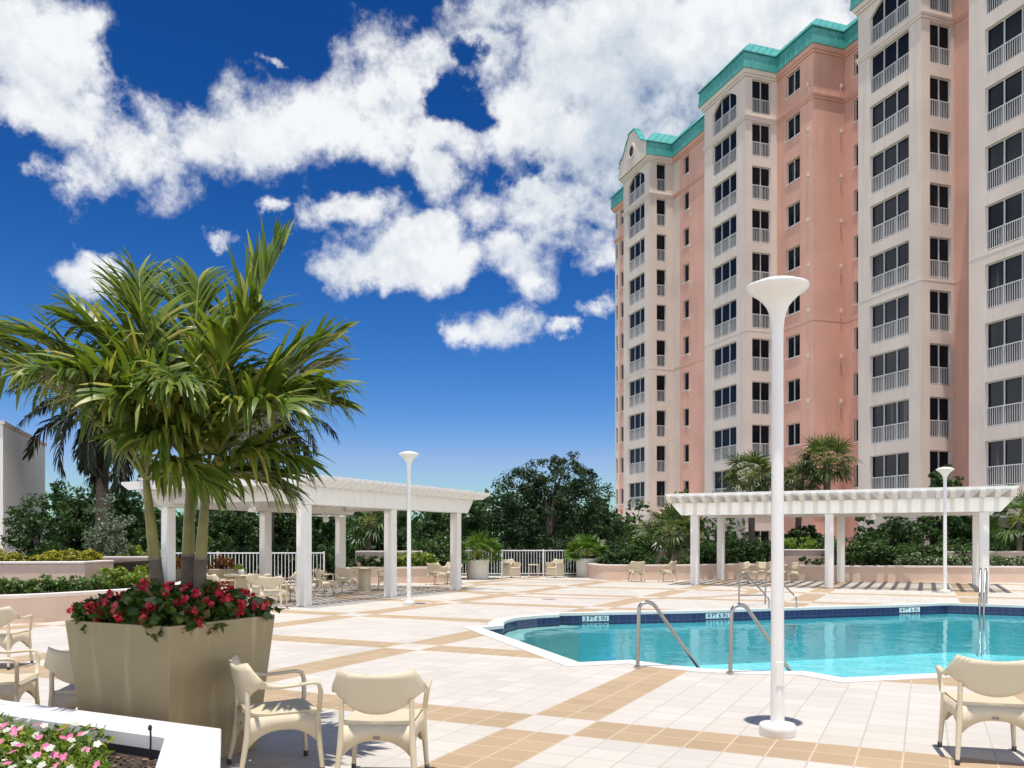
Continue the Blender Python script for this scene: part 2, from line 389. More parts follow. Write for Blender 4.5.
def cloud(seed, blobs, clumps, per, clump_r, size, up=.5, aspect=.5, shell=.55):
    """leaf clumps spread through the ellipsoids of a crown: uneven outline and gaps"""
    rng = np.random.default_rng(seed)
    vol = np.array([(b[3] * b[4] * b[5]) ** (2 / 3) for b in blobs]); pr = vol / vol.sum()
    bi = rng.choice(len(blobs), size=clumps, p=pr)
    bl = np.array(blobs, dtype=float)[bi]
    d = rng.normal(size=(clumps, 3)); d /= np.linalg.norm(d, axis=1)[:, None]
    r = rng.uniform(shell, 1.08, size=(clumps, 1)) ** .7
    C = bl[:, :3] + d * r * bl[:, 3:6]
    cr = clump_r * rng.uniform(.55, 1.3, size=(clumps, 1))
    cc = np.repeat(C, per, axis=0); rr = np.repeat(cr, per, axis=0)
    e = rng.normal(size=(clumps * per, 3)); e /= np.linalg.norm(e, axis=1)[:, None]
    e *= rng.uniform(0, 1, size=(clumps * per, 1)) ** .45
    e[:, 2] *= .75
    return leaves_at(rng, cc + e * rr, size, up, aspect, e)

def tree(name, label, cat, x, y, z0, h, crown, mat, seed, clumps=110, per=70, cr=.45, size=.2, trunk=.16, limbs=7, group=None, aspect=.5, shell=.5):
    """crown: ellipsoids relative to the base"""
    t = empty(name, (x, y, z0), 0, label, cat, group)
    quads('crown', mat, cloud(seed, crown, clumps, per, cr, size, aspect=aspect, shell=shell), t)
    rnd = random.Random(seed); mb = MB()
    zc = min(c[2] for c in crown); top = h * .6
    mb.tube([(0, 0, -.05), (.05 * h * rnd.uniform(-.3, .3), 0, top * .5), (.06 * h * rnd.uniform(-.5, .5), .03 * h, top)], [trunk * 1.25, trunk * .9, trunk * .45], 8)
    for i in range(limbs):
        c = crown[i % len(crown)]; a = rnd.uniform(0, 2 * pi)
        e = Vector((c[0] + c[3] * .8 * cos(a), c[1] + c[4] * .8 * sin(a), c[2] + c[5] * rnd.uniform(-.1, .75)))
        s = Vector((0, 0, top * rnd.uniform(.3, .8))); m = s.lerp(e, .5) + Vector((0, 0, .08 * h))
        mb.tube([s, m, e], [trunk * .5, trunk * .3, trunk * .08], 6)
    mb.build('trunk', M['bark'], t)
    return t
def shrub(name, label, x, y, z, rx, ry, rz, mat, seed, group=None, n=36, per=34, size=.10, aspect=.55, cat='shrub', rot=0):
    V4 = cloud(seed, [(0, 0, rz * .95, rx, ry, rz)], n, per, min(rx, ry, rz) * .42, size, up=.6, aspect=aspect, shell=.25)
    V4[:, :, 2] = np.maximum(V4[:, :, 2], .01)
    o = quads(name, mat, V4, None, (x, y, z)); o.rotation_euler = (0, 0, rot)
    return tag(o, label, cat, group)

# ------------------------------------------------------------------ palms
def frond(rng, length, el0, droop, nl=34, ll=.48, lw=.035, vee=25, hang=55, start=.22, rach=.012, sweep=0., seg=3):
    """pinnate frond growing from the origin towards +x; returns (rachis MB, leaflet list)"""
    K = 14; p = np.zeros(3); P = [p.copy()]; Tn = []
    for i in range(K):
        t = (i + .5) / K; e = R(el0 - droop * t ** 1.4); az = R(sweep * t)
        d = np.array([cos(e) * cos(az), cos(e) * sin(az), sin(e)]); p = p + d * length / K; P.append(p.copy()); Tn.append(d)
    P = np.array(P); Tn.append(Tn[-1]); Tn = np.array(Tn)
    leaf = []
    for i in range(nl):
        t = start + (1 - start) * (i + rng.uniform(0, .6)) / nl
        f = min(t, .999) * K; k = int(f); q = P[k] + (P[k + 1] - P[k]) * (f - k); tg = Tn[k]
        side = np.cross(tg, [0, 0, 1.]); side /= np.linalg.norm(side) + 1e-9; upv = np.cross(side, tg)
        env = (sin(pi * (.12 + .80 * (t - start) / (1 - start))) ** .6)
        for sgn in (-1, 1):
            L_ = ll * env * rng.uniform(.8, 1.1); ang = R(rng.uniform(38, 62) - 22 * t); ve = R(vee + rng.uniform(-14, 18))
            d = tg * cos(ang) + (side * sgn * cos(ve) + upv * sin(ve)) * sin(ang)
            wv = np.cross(d, upv * cos(ve) - side * sgn * sin(ve)); wv /= np.linalg.norm(wv) + 1e-9
            # three sub-strips bent by weight
            pts = [q]; dd = d.copy(); hg = R(hang * rng.uniform(.5, 1.25))
            for sgi in range(seg):
                pts.append(pts[-1] + dd * L_ / seg)
                dd = dd + np.array([0, 0, -1.]) * math.tan(min(hg, 1.3)) * .32; dd /= np.linalg.norm(dd)
            ws = [lw * .45] + [lw * (1 - .15 * s_) if s_ < seg else .004 for s_ in range(1, seg + 1)]
            leaf.append((pts, [w * rng.uniform(.85, 1.15) for w in ws], wv))
    return P, leaf
def frond_mesh(P, leaf, rach):
    mb = MB(); K = len(P)
    for pts, ws, wv in leaf:
        vs = []
        for p, w in zip(pts, ws): vs += [p - wv * w * .5, p + wv * w * .5]
        mb.add(vs, [(2 * i, 2 * i + 1, 2 * i + 3, 2 * i + 2) for i in range(len(pts) - 1)], True)
    return mb
def fan_leaf(rng, mb, base, d, size, n=14, hang=.5, wf=.085):
    """costapalmate fan: leaflets radiating from the end of a petiole"""
    d = d / np.linalg.norm(d); side = np.cross(d, [0, 0, 1.]); sl = np.linalg.norm(side)
    side = side / sl if sl > 1e-3 else np.array([1., 0, 0]); up = np.cross(side, d)
    roll = rng.uniform(-.6, .6); side, up = side * cos(roll) + up * sin(roll), up * cos(roll) - side * sin(roll)
    for i in range(n):
        a = R(-105 + 210 * (i + .5) / n + rng.uniform(-4, 4)); L_ = size * (1 - .25 * abs(a) / 2) * rng.uniform(.85, 1.1)
        e = d * cos(a) + side * sin(a) + up * .12 * abs(sin(a)); e /= np.linalg.norm(e)
        w = np.cross(e, up); w /= np.linalg.norm(w) + 1e-9; w *= size * wf
        p1 = base + e * L_ * .55; e2 = e + np.array([0, 0, -1.]) * hang * rng.uniform(.4, 1.4); e2 /= np.linalg.norm(e2); p2 = p1 + e2 * L_ * .45
        mb.add([base - w * .25, base + w * .25, p1 + w * .5, p1 - w * .5, p2 + w * .06, p2 - w * .06], [(0, 1, 2, 3), (3, 2, 4, 5)], False)
def fan_palm(name, label, x, y, z0, th, cr, nf, seed, mat, size=.6, tr=.13, group=None, cat='palm', skirt=.55, nl=14, low=-.55, wf=.085):
    rng = np.random.default_rng(seed); t = empty(name, (x, y, z0), 0, label, cat, group)
    mb = MB(); lean = rng.uniform(-.06, .06)
    mb.tube([(0, 0, -.05), (lean * .5 * th, 0, th * .5), (lean * th, 0, th)], [tr * 1.15, tr, tr * 1.1], 10)
    mb.build('trunk', M['palm_gray'], t)
    mb = MB(); st = MB(); top = np.array([lean * th, 0, th])
    for i in range(nf):
        az = i * 2.39996 + rng.uniform(-.3, .3); u_ = (i + .5) / nf; sz = 1 - (1 - low) * u_; el = math.asin(max(-.95, min(.97, sz))) + rng.uniform(-.15, .15)
        d = np.array([cos(el) * cos(az), cos(el) * sin(az), sin(el)]); ln = cr * rng.uniform(.75, 1.05)
        e = top + d * ln + np.array([0, 0, -.10 * cr]); st.tube([top, top + d * ln * .55 + np.array([0, 0, .03]), e], [.02, .014, .01], 5, False)
        fan_leaf(rng, mb, e, d + np.array([0, 0, -.25]), size, nl, .3 + .8 * u_ * skirt, wf)
    mb.build('crown', mat, t); st.build('leaf_stalks', M['palm_stem'], t)
    return t

# ------------------------------------------------------------------ ground, deck, pool
mb = MB(); S = 900

pool = [(-.61, 15.76), (.12, 13.55), (.875, 11.27), (1.615, 11.50), (2.0, 11.05), (2.45, 10.72), (3.0, 10.56), (3.62, 10.52), (3.9, 10.02), (5.18, 10.36), (6.4, 10.72), (9.5, 11.75), (13.5, 13.1),
        (16.2, 15.5), (15.6, 19.5), (13.6, 21.0), (12.6, 21.0), (11.15, 21.75), (9.6, 21.15), (6.8, 20.28), (4.08, 19.42), (1.0, 18.75), (1.0, 18.45), (.55, 18.2), (.1, 17.75), (-.12, 17.2), (-.2, 16.7), (-.18, 16.1)]
cop_out = inset(pool, -.26)
deck_out = [(-45, -20), (45, -20), (45, 38.2), (-45, 38.2)]
def ring_sheet(outer, inner, z):
    pts = outer + inner
    tr = tessellate_polygon([[Vector((p[0], p[1], 0)) for p in outer], [Vector((p[0], p[1], 0)) for p in inner[::-1]]])
    pts2 = outer + inner[::-1]
    fs = [tuple(t if area3(pts2, t) > 0 else t[::-1]) for t in tr]
    return [(p[0], p[1], z) for p in pts2], fs
mb = MB(); mb.add(*ring_sheet([(-S, -S), (S, -S), (S, S), (-S, S)], cop_out, -.34)); tag(mb.build('ground', M['ground']), kind='structure')
mb = MB(); mb.add(*ring_sheet(deck_out, cop_out, 0.))
n = 4
mb.add([(p[0], p[1], 0) for p in deck_out] + [(p[0], p[1], -.4) for p in deck_out], [(i + 4, (i + 1) % 4 + 4, (i + 1) % 4, i) for i in range(4)])
tag(mb.build('pool_deck', M['deck']), kind='structure')
WZ = -.20
PO = (6.5, 15.5, 0)
sp = empty('swimming_pool', PO, 0, 'irregular turquoise swimming pool with white coping and dark blue tile band', 'swimming pool')
mb = MB(); n = len(pool)
cin = inset(pool, .03)
mb.add(*ring_sheet(cop_out, cin, .012))
k = len(cop_out)
for ring, zt, zb, flip in ((cin, .012, -.045, True), (cop_out, .012, -.02, False)):
    vs = [(p[0], p[1], zt) for p in ring] + [(p[0], p[1], zb) for p in ring]
    fs = [(k + i, k + (i + 1) % k, (i + 1) % k, i) for i in range(k)]
    if flip: fs = [f[::-1] for f in fs]
    mb.add(vs, fs)
vs = [(p[0], p[1], -.045) for p in cin] + [(p[0], p[1], -.045) for p in pool]
mb.add(vs, [(i, (i + 1) % k, k + (i + 1) % k, k + i) for i in range(k)])
mb.build('coping', M['coping'], sp, org=PO)
mb = MB(); uv = []; s_ = 0.
for i in range(n):
    a, b = Vector(pool[i]), Vector(pool[(i + 1) % n]); l = (b - a).length
    mb.quad((a.x, a.y, -.26), (a.x, a.y, -.04), (b.x, b.y, -.04), (b.x, b.y, -.26))
    uv += [s_, -.07, s_, .15, s_ + l, .15, s_ + l, -.07]; s_ += l
mb.uv = uv; mb.build('tile_band', M['tile'], sp, org=PO)
mb = MB(); vs = [(p[0], p[1], -.26) for p in pool] + [(p[0], p[1], -1.25) for p in pool]
mb.add(vs, [(i, n + i, n + (i + 1) % n, (i + 1) % n) for i in range(n)])
tr = tessellate_polygon([[Vector((p[0], p[1], 0)) for p in pool]])
mb.add([(p[0], p[1], -1.25) for p in pool], [tuple(t if area3(pool, t) > 0 else t[::-1]) for t in tr])
mb.build('basin', M['basin'], sp, org=PO)
# underwater entry steps by the two handrails and a bench in the far left bay
mb = MB()
for i, d in enumerate((.38, .76, 1.14)):
    q = [Vector(p) for p in pool[3:8]]
    o_ = inset(pool, d)[3:8]
    mb.prism([tuple(p) for p in q] + [tuple(p) for p in o_[::-1]], -1.24, -.36 - .26 * i)
mb.build('entry_steps', M['basin'], sp, org=PO)
mb = MB(); q = pool[21:28] + [pool[0]]; o_ = inset(pool, .42)
mb.prism([(p[0], p[1]) for p in q] + [o_[0]] + o_[21:28][::-1], -1.24, -.24); mb.build('bench', M['coping'], sp, org=PO)
mb = MB(); tr = tessellate_polygon([[Vector((p[0], p[1], 0)) for p in pool]])
mb.add([(p[0], p[1], WZ) for p in pool], [tuple(t if area3(pool, t) > 0 else t[::-1]) for t in tr])
tag(mb.build('pool_water', M['water']), kind='structure')

def text_mesh(body, size, name, mat, parent, loc, rot):
    cu = bpy.data.curves.new(name, 'FONT'); cu.body = body; cu.size = size; cu.align_x = 'CENTER'; cu.align_y = 'CENTER'; cu.offset = size * .018
    ob = bpy.data.objects.new(name, cu); COL.objects.link(ob)
    dg = bpy.context.evaluated_depsgraph_get(); me = bpy.data.meshes.new_from_object(ob.evaluated_get(dg))
    COL.objects.unlink(ob); bpy.data.objects.remove(ob); bpy.data.curves.remove(cu)
    o = bpy.data.objects.new(name, me); COL.objects.link(o); me.materials.clear(); me.materials.append(mat)
    o.parent = parent; o.location = loc; o.rotation_euler = rot
    return o
for px, body, (i, j) in ((595.5, '3 FT 6 IN', (20, 21)), (717.5, '4 FT 6 IN', (19, 20)), (909.5, '4 FT 6 IN', (18, 19))):
    a, b = Vector(pool[i]), Vector(pool[j]); q = (px - CX) / F
    d = b - a; t = (q * a.y - a.x) / (d.x - q * d.y); c = a + d * t
    ang = math.atan2(-d.y, -d.x)
    e = bpy.data.objects.new('depth_marker', None); 
    mk = MB().box(-.31, .31, -.008, -.002, -.105, .01, 0)
    inw = Vector((-(-d.y), (-d.x))).normalized() * 0
    mo = mk.build('depth_marker', M['marker'], sp); mo.location = (c.x - PO[0], c.y - PO[1], -.075); mo.rotation_euler = (0, 0, ang)
    bpy.data.objects.remove(e)
    text_mesh(body, .135, 'lettering', M['ink'], mo, (0, -.0105, -.05), (pi / 2, 0, 0))

# ------------------------------------------------------------------ lamps
def make_lamp():
    t = empty('street_lamp')
    MB().lathe([(0, .105), (.10, .105), (.142, .095), (.15, .08), (.15, 0), (0, 0)][::-1], 28).build('base', M['lamp'], t)
    p = MB().lathe([(.060, .09), (.057, .12), (.054, .6), (.050, 2.2), (.048, 3.25), (.050, 3.46)], 20).build('pole', M['lamp'], t)
    MB().box(-.03, .03, -.060, -.045, .42, .62, .004).build('hatch', M['lamp'], p)
    pr = [(.050, 3.42), (.055, 3.48), (.066, 3.54), (.09, 3.60), (.126, 3.648), (.17, 3.69), (.22, 3.725), (.25, 3.75), (.256, 3.768), (.252, 3.78), (.235, 3.785), (.18, 3.81), (.08, 3.838), (0, 3.845)]
    MB().lathe(pr, 36).build('lamp_shade', M['lamp'], t)
    return t
lamp0 = make_lamp()
for i, (px, py, lab) in enumerate(((777.5, 735, 'tall white trumpet topped lamp post standing on the near pool deck'),
                                   (409, 605, 'white trumpet topped lamp post in front of the left pergola'),
                                   (945, 593.2, 'white trumpet topped lamp post in front of the right pergola'))):
    o = lamp0 if i == 0 else copy_tree(lamp0)
    x, y = gp(px, py); o.location = (x, y, 0.002); o.rotation_euler = (0, 0, .3 * i); tag(o, lab, 'lamp post', 'trumpet lamp posts round the pool')

# ------------------------------------------------------------------ pool rails
def rail_tube(pts, r=.022):
    # rounded corners
    P = [Vector(p) for p in pts]; out = [P[0]]
    for i in range(1, len(P) - 1):
        a = P[i] + (P[i - 1] - P[i]).normalized() * .10; b = P[i] + (P[i + 1] - P[i]).normalized() * .10
        for k in range(7):
            t = k / 6; out.append(a * (1 - t) ** 2 + P[i] * 2 * t * (1 - t) + b * t * t)
    out.append(P[-1]); return MB().tube(out, r, 12)
for x, y, lab in ((1.60, 10.83, 'steel handrail at the pool steps, the one left of the near lamp'), (2.66, 10.36, 'steel handrail at the pool steps, partly behind the near lamp')):
    t = empty('pool_handrail', (x, y, 0.012), R(17), lab, 'handrail', 'handrails at the pool steps')
    rail_tube([(0, 0, -.05), (.02, 0, .82), (.20, 0, .84), (.93, 0, -.12), (.95, 0, -.55)], .024).build('tube', M['steel'], t)
    MB().lathe([(.045, .02), (.05, .004), (.05, 0)], 16).build('flange', M['steel'], t)
ld = empty('pool_ladder', (5.75, 20.75, .012), R(17), 'steel ladder with two looped rails on the far pool edge', 'pool ladder')
for sx in (.1, .86):
    rail_tube([(sx, .55, -.03), (sx, .52, .70), (sx, .26, .78), (sx + .02, -.72, .24), (sx + .02, -.74, -.6)], .020).build('rail', M['steel'], ld)
MB().tube([(.1, .535, .22), (.86, .535, .22)], .016).build('cross_bar', M['steel'], ld)
MB().box(.12, .88, -.80, -.70, -.45, -.42, .008).build('step', M['steel'], ld)
rr_ = empty('grab_rail', (11.95, 21.55, .012), R(58), 'steel grab rail seen edge-on at the far right pool edge', 'handrail')
rail_tube([(0, .05, -.03), (0, .05, .85), (-.2, .05, .9), (-.75, .04, .25), (-.78, .04, -.6)], .024).build('tube', M['steel'], rr_)
rail_tube([(0, -.07, -.03), (0, -.07, .85), (-.2, -.06, .9), (-.75, -.05, .25), (-.78, -.05, -.6)], .024).build('tube', M['steel'], rr_)

# ------------------------------------------------------------------ pergolas
def pergola(name, label, org, rz, Lx, W, posts, hb=2.5, ht=.44, rs=.40, rth=.14, s_out=.75):
    t = empty(name, (org[0], org[1], 0.002), rz, label, 'pergola')
    pm = None; h = .135
    for x in posts:
        for y in (0, W):
            if pm is None:
                m_ = MB().box(-h, h, -h, h, 0, hb, .012)
                for sg in (-1, 1):
                    m_.box(-.06, .06, sg * h - .006, sg * h + .006, .35, 1.15); m_.box(-.06, .06, sg * h - .006, sg * h + .006, 1.35, 2.3)
                    m_.box(sg * h - .006, sg * h + .006, -.06, .06, .35, 1.15); m_.box(sg * h - .006, sg * h + .006, -.06, .06, 1.35, 2.3)
                pm = m_.build('post', M['pergola'], t, loc=(x, y, 0))
            else:
                o = pm.copy(); COL.objects.link(o); o.parent = t; o.location = (x, y, 0)
    def tip_beam(l0, l1, z0, z1, th, cut):          # beam along x with sloping ends
        pr = [(l0, z1), (l0 + .02, z1 - .07), (l0 + cut, z0), (l1 - cut, z0), (l1 - .02, z1 - .07), (l1, z1)]
        vs = [(a, -th / 2, b) for a, b in pr] + [(a, th / 2, b) for a, b in pr]; n_ = len(pr)
        return MB().add(vs, [tuple(range(n_)), tuple(range(n_, 2 * n_))[::-1]] + [(i, n_ + i, n_ + (i + 1) % n_, (i + 1) % n_) for i in range(n_)])
    bm_ = tip_beam(-.8, Lx + .8, hb, hb + ht, .09, .35)
    b0 = None
    for y in (-.155, .155, W - .155, W + .155):
        if b0 is None: b0 = bm_.build('beam', M['pergola'], t, loc=(0, y, 0))
        else:
            o = b0.copy(); COL.objects.link(o); o.parent = t; o.location = (0, y, 0)
    e0 = None
    for x in posts:                                  # cross beams on the post pairs
        if e0 is None: e0 = MB().box(x - .05, x + .05, .21, W - .21, hb + .10, hb + ht - .003).build('cross_beam', M['pergola'], t, org=(x, 0, 0))
        else:
            o = e0.copy(); COL.objects.link(o); o.parent = t; o.location = (x, 0, 0)
    z = hb + ht + .002
    rf = tip_beam(-.85, W + .85, z, z + .22, rth, .28); r0 = None
    nr = int(round((Lx + 1.5) / rs)); st = (Lx + 1.5) / nr
    for i in range(nr + 1):
        x = -.75 + i * st
        if r0 is None: r0 = rf.build('rafter', M['pergola'], t, loc=(x, 0, 0)); r0.rotation_euler = (0, 0, pi / 2)
        else:
            o = r0.copy(); COL.objects.link(o); o.parent = t; o.location = (x, 0, 0)
    z += .222
    sl = tip_beam(-.88, Lx + .88, z, z + .09, .10, .14); s0 = None
    ns = int(round((W + 2 * s_out) / .36)); st = (W + 2 * s_out) / ns
    for i in range(ns + 1):
        y = -s_out + i * st
        if s0 is None: s0 = sl.build('slat', M['pergola'], t, loc=(0, y, 0))
        else:
            o = s0.copy(); COL.objects.link(o); o.parent = t; o.location = (0, y, 0)
    return t
LP = (-5.12, 20.93)
pergola('pergola', 'white slatted pergola sheltering the tables behind the tall palm planter', LP, R(64), 7.5, 4.63, (0, 3.75, 7.5), rs=.31, rth=.12, s_out=.1)
RP = (6.58, 30.57)
pergola('pergola', 'wide white slatted pergola in front of the tower, beyond the pool', RP, R(-26), 9.1, 4.3, (0, 4.55, 9.1))
def lp(a, d, z=0): p = Vector((LP[0], LP[1], 0)) + A * a - B * d; return (p.x, p.y, z)
def rp(b, d, z=0): p = Vector((RP[0], RP[1], 0)) + B * b + A * d; return (p.x, p.y, z)
fan = empty('ceiling_fan', lp(3.75, 2.3, 2.30), R(20), 'white ceiling fan with a round lamp hanging inside the left pergola', 'ceiling fan')
MB().tube([(0, 0, .09), (0, 0, .30)], .018).build('rod', M['white'], fan)
MB().lathe([(0, -.02), (.10, 0), (.13, .05), (.10, .10), (0, .12)], 20).build('motor', M['white'], fan)
MB().lathe([(0, -.16), (.07, -.14), (.10, -.08), (.08, -.02), (0, -.01)], 20).build('lamp_globe', M['lamp'], fan)
for i in range(4):
    b_ = MB().box(.12, .68, -.07, .07, .035, .045, .003).build('blade', M['white'], fan); b_.rotation_euler = (R(8), 0, i * pi / 2 + .3)
for (a_, d_), lab in (((.35, 2.0), 'white flood lamp under the roof of the left pergola'),):
    t = empty('flood_lamp', lp(a_, d_, 2.42), R(64), lab, 'lamp')
    MB().tube([(0, 0, .07), (0, 0, .17)], .02).build('bracket', M['white'], t)
    MB().lathe([(0, .08), (.06, .07), (.09, .02), (.12, -.06), (.09, -.07), (0, -.05)], 18).build('lamp_shade', M['lamp'], t)
t = empty('flood_lamp', rp(5.9, .32, 2.36), 0, 'small white flood lamp under the beam of the right pergola', 'lamp')
MB().tube([(0, 0, .07), (0, 0, .2)], .02).build('bracket', M['white'], t)
MB().lathe([(0, .08), (.05, .07), (.07, .02), (.09, -.06), (.07, -.07), (0, -.05)], 18).build('lamp_shade', M['lamp'], t)

# ------------------------------------------------------------------ chairs
def make_chair():
    t = empty('armchair')
    W_, M_ = M['wicker'], M['resin']
    # backrest: one curved shell, flared to two wings, dished top edge
    edge = [(.200, .562), (.216, .570), (.232, .584), (.258, .606), (.296, .634), (.322, .656), (.303, .697), (.278, .745), (.252, .802)]
    zz = [.500, .535, .570, .605, .640, .670, .700, .735, .765]
    ns = 20; fr, bk = [], []
    for zc_, (xe, ze) in zip(zz, edge):
        for j in range(ns + 1):
            s = -1 + 2 * j / ns; x = s * xe; z = zc_ + (ze - zc_) * abs(s) ** 2.2
            wing = max(0, abs(x) - .17); y = -.235 - (z - .45) * .20 + .03 * s * s + wing * wing * 5.0
            fr.append((x, y, z)); bk.append((x * .995, y - .022, z))
    k = len(fr); mb = MB(); r = ns + 1; fs = []
    for i in range(len(zz) - 1):
        for j in range(ns):
            q = (i * r + j, i * r + j + 1, (i + 1) * r + j + 1, (i + 1) * r + j); fs.append(q[::-1]); fs.append(tuple(k + a for a in q))
    for j in range(ns):
        fs.append((j, j + 1, k + j + 1, k + j)); a = (len(zz) - 1) * r + j; fs.append((a + 1, a, k + a, k + a + 1))
    for i in range(len(zz) - 1):
        a = i * r; fs.append((a + r, a, k + a, k + a + r)); a = i * r + ns; fs.append((a, a + r, k + a + r, k + a))
    mb.add(fr + bk, fs, True); mb.build('backrest', W_, t)
    # seat slab with rounded front
    mb = MB(); xs = .232; prof = [(-.235, .452), (-.1, .438), (.08, .440), (.20, .447), (.245, .438), (.262, .41), (.25, .40), (.2, .405), (-.235, .41)]
    n_ = len(prof); vs = [(-xs + (0 if i < 5 else .01), y, z) for i, (y, z) in enumerate(prof)] + [(xs - (0 if i < 5 else .01), y, z) for i, (y, z) in enumerate(prof)]
    mb.add(vs, [(i, (i + 1) % n_, n_ + (i + 1) % n_, n_ + i) for i in range(n_)] + [tuple(range(n_))[::-1], tuple(range(n_, 2 * n_))]); mb.build('seat', W_, t)
    # aprons with arched lower edge on the four sides
    mb = MB(); N_ = 12; th = .016
    def apron(p0, p1, nrm):
        p0, p1, nrm = Vector(p0), Vector(p1), Vector(nrm); vs = []
        for i in range(N_ + 1):
            s = -1 + 2 * i / N_; p = p0.lerp(p1, i / N_); zb = .325 - .105 * abs(s) ** 2.6
            for q in (p, p + nrm * th): vs += [(q.x, q.y, zb), (q.x, q.y, .425)]
        fs = []
        for i in range(N_):
            a, b = 4 * i, 4 * i + 4; fs += [(a, a + 1, b + 1, b), (a + 2, b + 2, b + 3, a + 3), (a, b, b + 2, a + 2), (a + 1, a + 3, b + 3, b + 1)]
        mb.add(vs, fs, True)
    apron((-.225, -.25, 0), (.225, -.25, 0), (0, 1, 0)); apron((-.225, .24, 0), (.225, .24, 0), (0, -1, 0))
    apron((-.245, -.24, 0), (-.245, .23, 0), (1, 0, 0)); apron((.245, -.24, 0), (.245, .23, 0), (-1, 0, 0))
    ap = mb.build('apron', W_, t)
    MB().box(-.022, .022, -.2555, -.2505, .335, .352).build('name_plate', M['brass'], ap)
    for sx in (-1, 1):
        l1 = MB().tube([(sx * .232, -.245, .60), (sx * .233, -.240, .44), (sx * .238, -.245, .3), (sx * .262, -.295, .035)], [.017, .019, .023, .0155], 10).build('leg', M_, t)
        MB().lathe([(0, 0), (.017, 0), (.018, .04), (.0, .04)], 10).build('foot_cap', M['foot'], l1, loc=(sx * .263, -.297, 0))
        l2 = MB().tube([(sx * .243, .236, .44), (sx * .245, .238, .3), (sx * .262, .262, .035)], [.019, .022, .0155], 10).build('leg', M_, t)
        MB().lathe([(0, 0), (.017, 0), (.018, .04), (.0, .04)], 10).build('foot_cap', M['foot'], l2, loc=(sx * .263, .263, 0))
        # armrest band: out of the wing, forward, down into the front leg
        path = [(.306, -.165, .655), (.303, -.11, .640), (.298, -.03, .630), (.295, .08, .636), (.288, .19, .645), (.280, .235, .632), (.268, .25, .58), (.250, .245, .44)]
        mb = MB(); ww_ = [.012, .018, .021, .021, .023, .022, .019, .018]; hh_ = [.030, .022, .014, .013, .013, .016, .018, .018]
        vs = []
        for i, (p, w, h) in enumerate(zip(path, ww_, hh_)):
            p = Vector(p); tg = (Vector(path[min(i + 1, 7)]) - Vector(path[max(i - 1, 0)])).normalized(); sd = Vector((1, 0, 0)); up_ = sd.cross(tg) if False else tg.cross(sd) * -1
            for j in range(8):
                a = 2 * pi * j / 8; q = p + sd * w * cos(a) + up_ * h * sin(a); vs.append((sx * q.x, q.y, q.z))
        fs = []
        for i in range(7):
            for j in range(8):
                f = (i * 8 + j, i * 8 + (j + 1) % 8, i * 8 + 8 + (j + 1) % 8, i * 8 + 8 + j); fs.append(f if sx > 0 else f[::-1])
        fs += [tuple(range(8)), tuple(range(56, 64))]; mb.add(vs, fs, True); mb.build('armrest', M_, t)
    return t
CH = []
chair0 = make_chair()
def chair(x, y, face, label, group, z=.002):
    """face: compass direction the sitter would look at, degrees counter-clockwise from +x"""
    o = chair0 if not CH else copy_tree(chair0)
    CH.append(o); o.location = (x, y, z); o.rotation_euler = (0, 0, R(face - 90)); tag(o, label, 'armchair', group)
    return o
G1 = 'cream armchairs near the palm planter'; G2 = 'cream armchairs around the pergola tables'; G3 = 'cream armchairs along the far edge of the deck'
chair(-1.69, 6.12, 26, 'cream resin armchair in side view beside the tan palm planter', G1)
chair(-.88, 5.82, 88, 'cream resin armchair with its back to us, in the centre foreground', G1)
chair(3.58, 6.42, 75, 'cream resin armchair with its back to us beside the pool at far right', G1)
chair(-3.42, 6.95, 98, 'cream resin armchair half hidden behind the left side of the planter', G1)
chair(-4.46, 7.35, 12, 'cream resin armchair in side view at the left picture edge, nearest of two there', G1)
chair(-6.62, 11.0, 92, 'cream resin armchair at the left picture edge by the low pink wall', G1)
chair(-5.62, 20.0, 92, 'sunlit cream armchair at the front corner of the left pergola', G2)
chair(-6.35, 21.3, 110, 'cream armchair in pergola shade, right behind the sunlit corner chair', G2)
chair(-5.75, 22.3, 160, 'cream armchair just behind the front corner post of the left pergola', G2)
chair(-7.15, 20.9, 40, 'cream armchair at the planter table, left of the sunlit corner chair', G2)
chair(-5.35, 24.5, 25, 'cream armchair in side view under the left pergola, left of the pedestal table', G2)
chair(-5.06, 26.0, 78, 'cream armchair with its back to us pulled up to the pedestal table', G2)
chair(-4.08, 27.6, 190, 'cream armchair at the pedestal table, partly behind the middle post', G2)
chair(-6.1, 26.6, 20, 'cream armchair at the far left side of the pedestal table', G2)
chair(-2.72, 30.7, 60, 'cream armchair in side view before the low wall, right of the left lamp', G3)
chair(-2.16, 31.2, 265, 'cream armchair before the low wall, tucked behind the end pergola post', G3)
tub1 = chair(-.02, 36.3, 310, 'cream armchair by the white fence, left of the small side table', G3)
tub2 = chair(1.85, 36.4, 225, 'cream armchair by the white fence, right of the small side table', G3)
chair(4.86, 33.2, 95, 'cream armchair with its back to us before the curved pink wall', G3)
chair(6.05, 33.1, 150, 'cream armchair turned sideways before the curved pink wall, next to the pergola post', G3)
chair(8.85, 31.8, 300, 'cream armchair under the right pergola, left of the pool ladder', G3)
chair(9.55, 32.3, 255, 'cream armchair under the right pergola, directly behind the pool ladder', G3)
chair(10.4, 31.9, 200, 'cream armchair under the right pergola, just right of the near lamp post', G3)

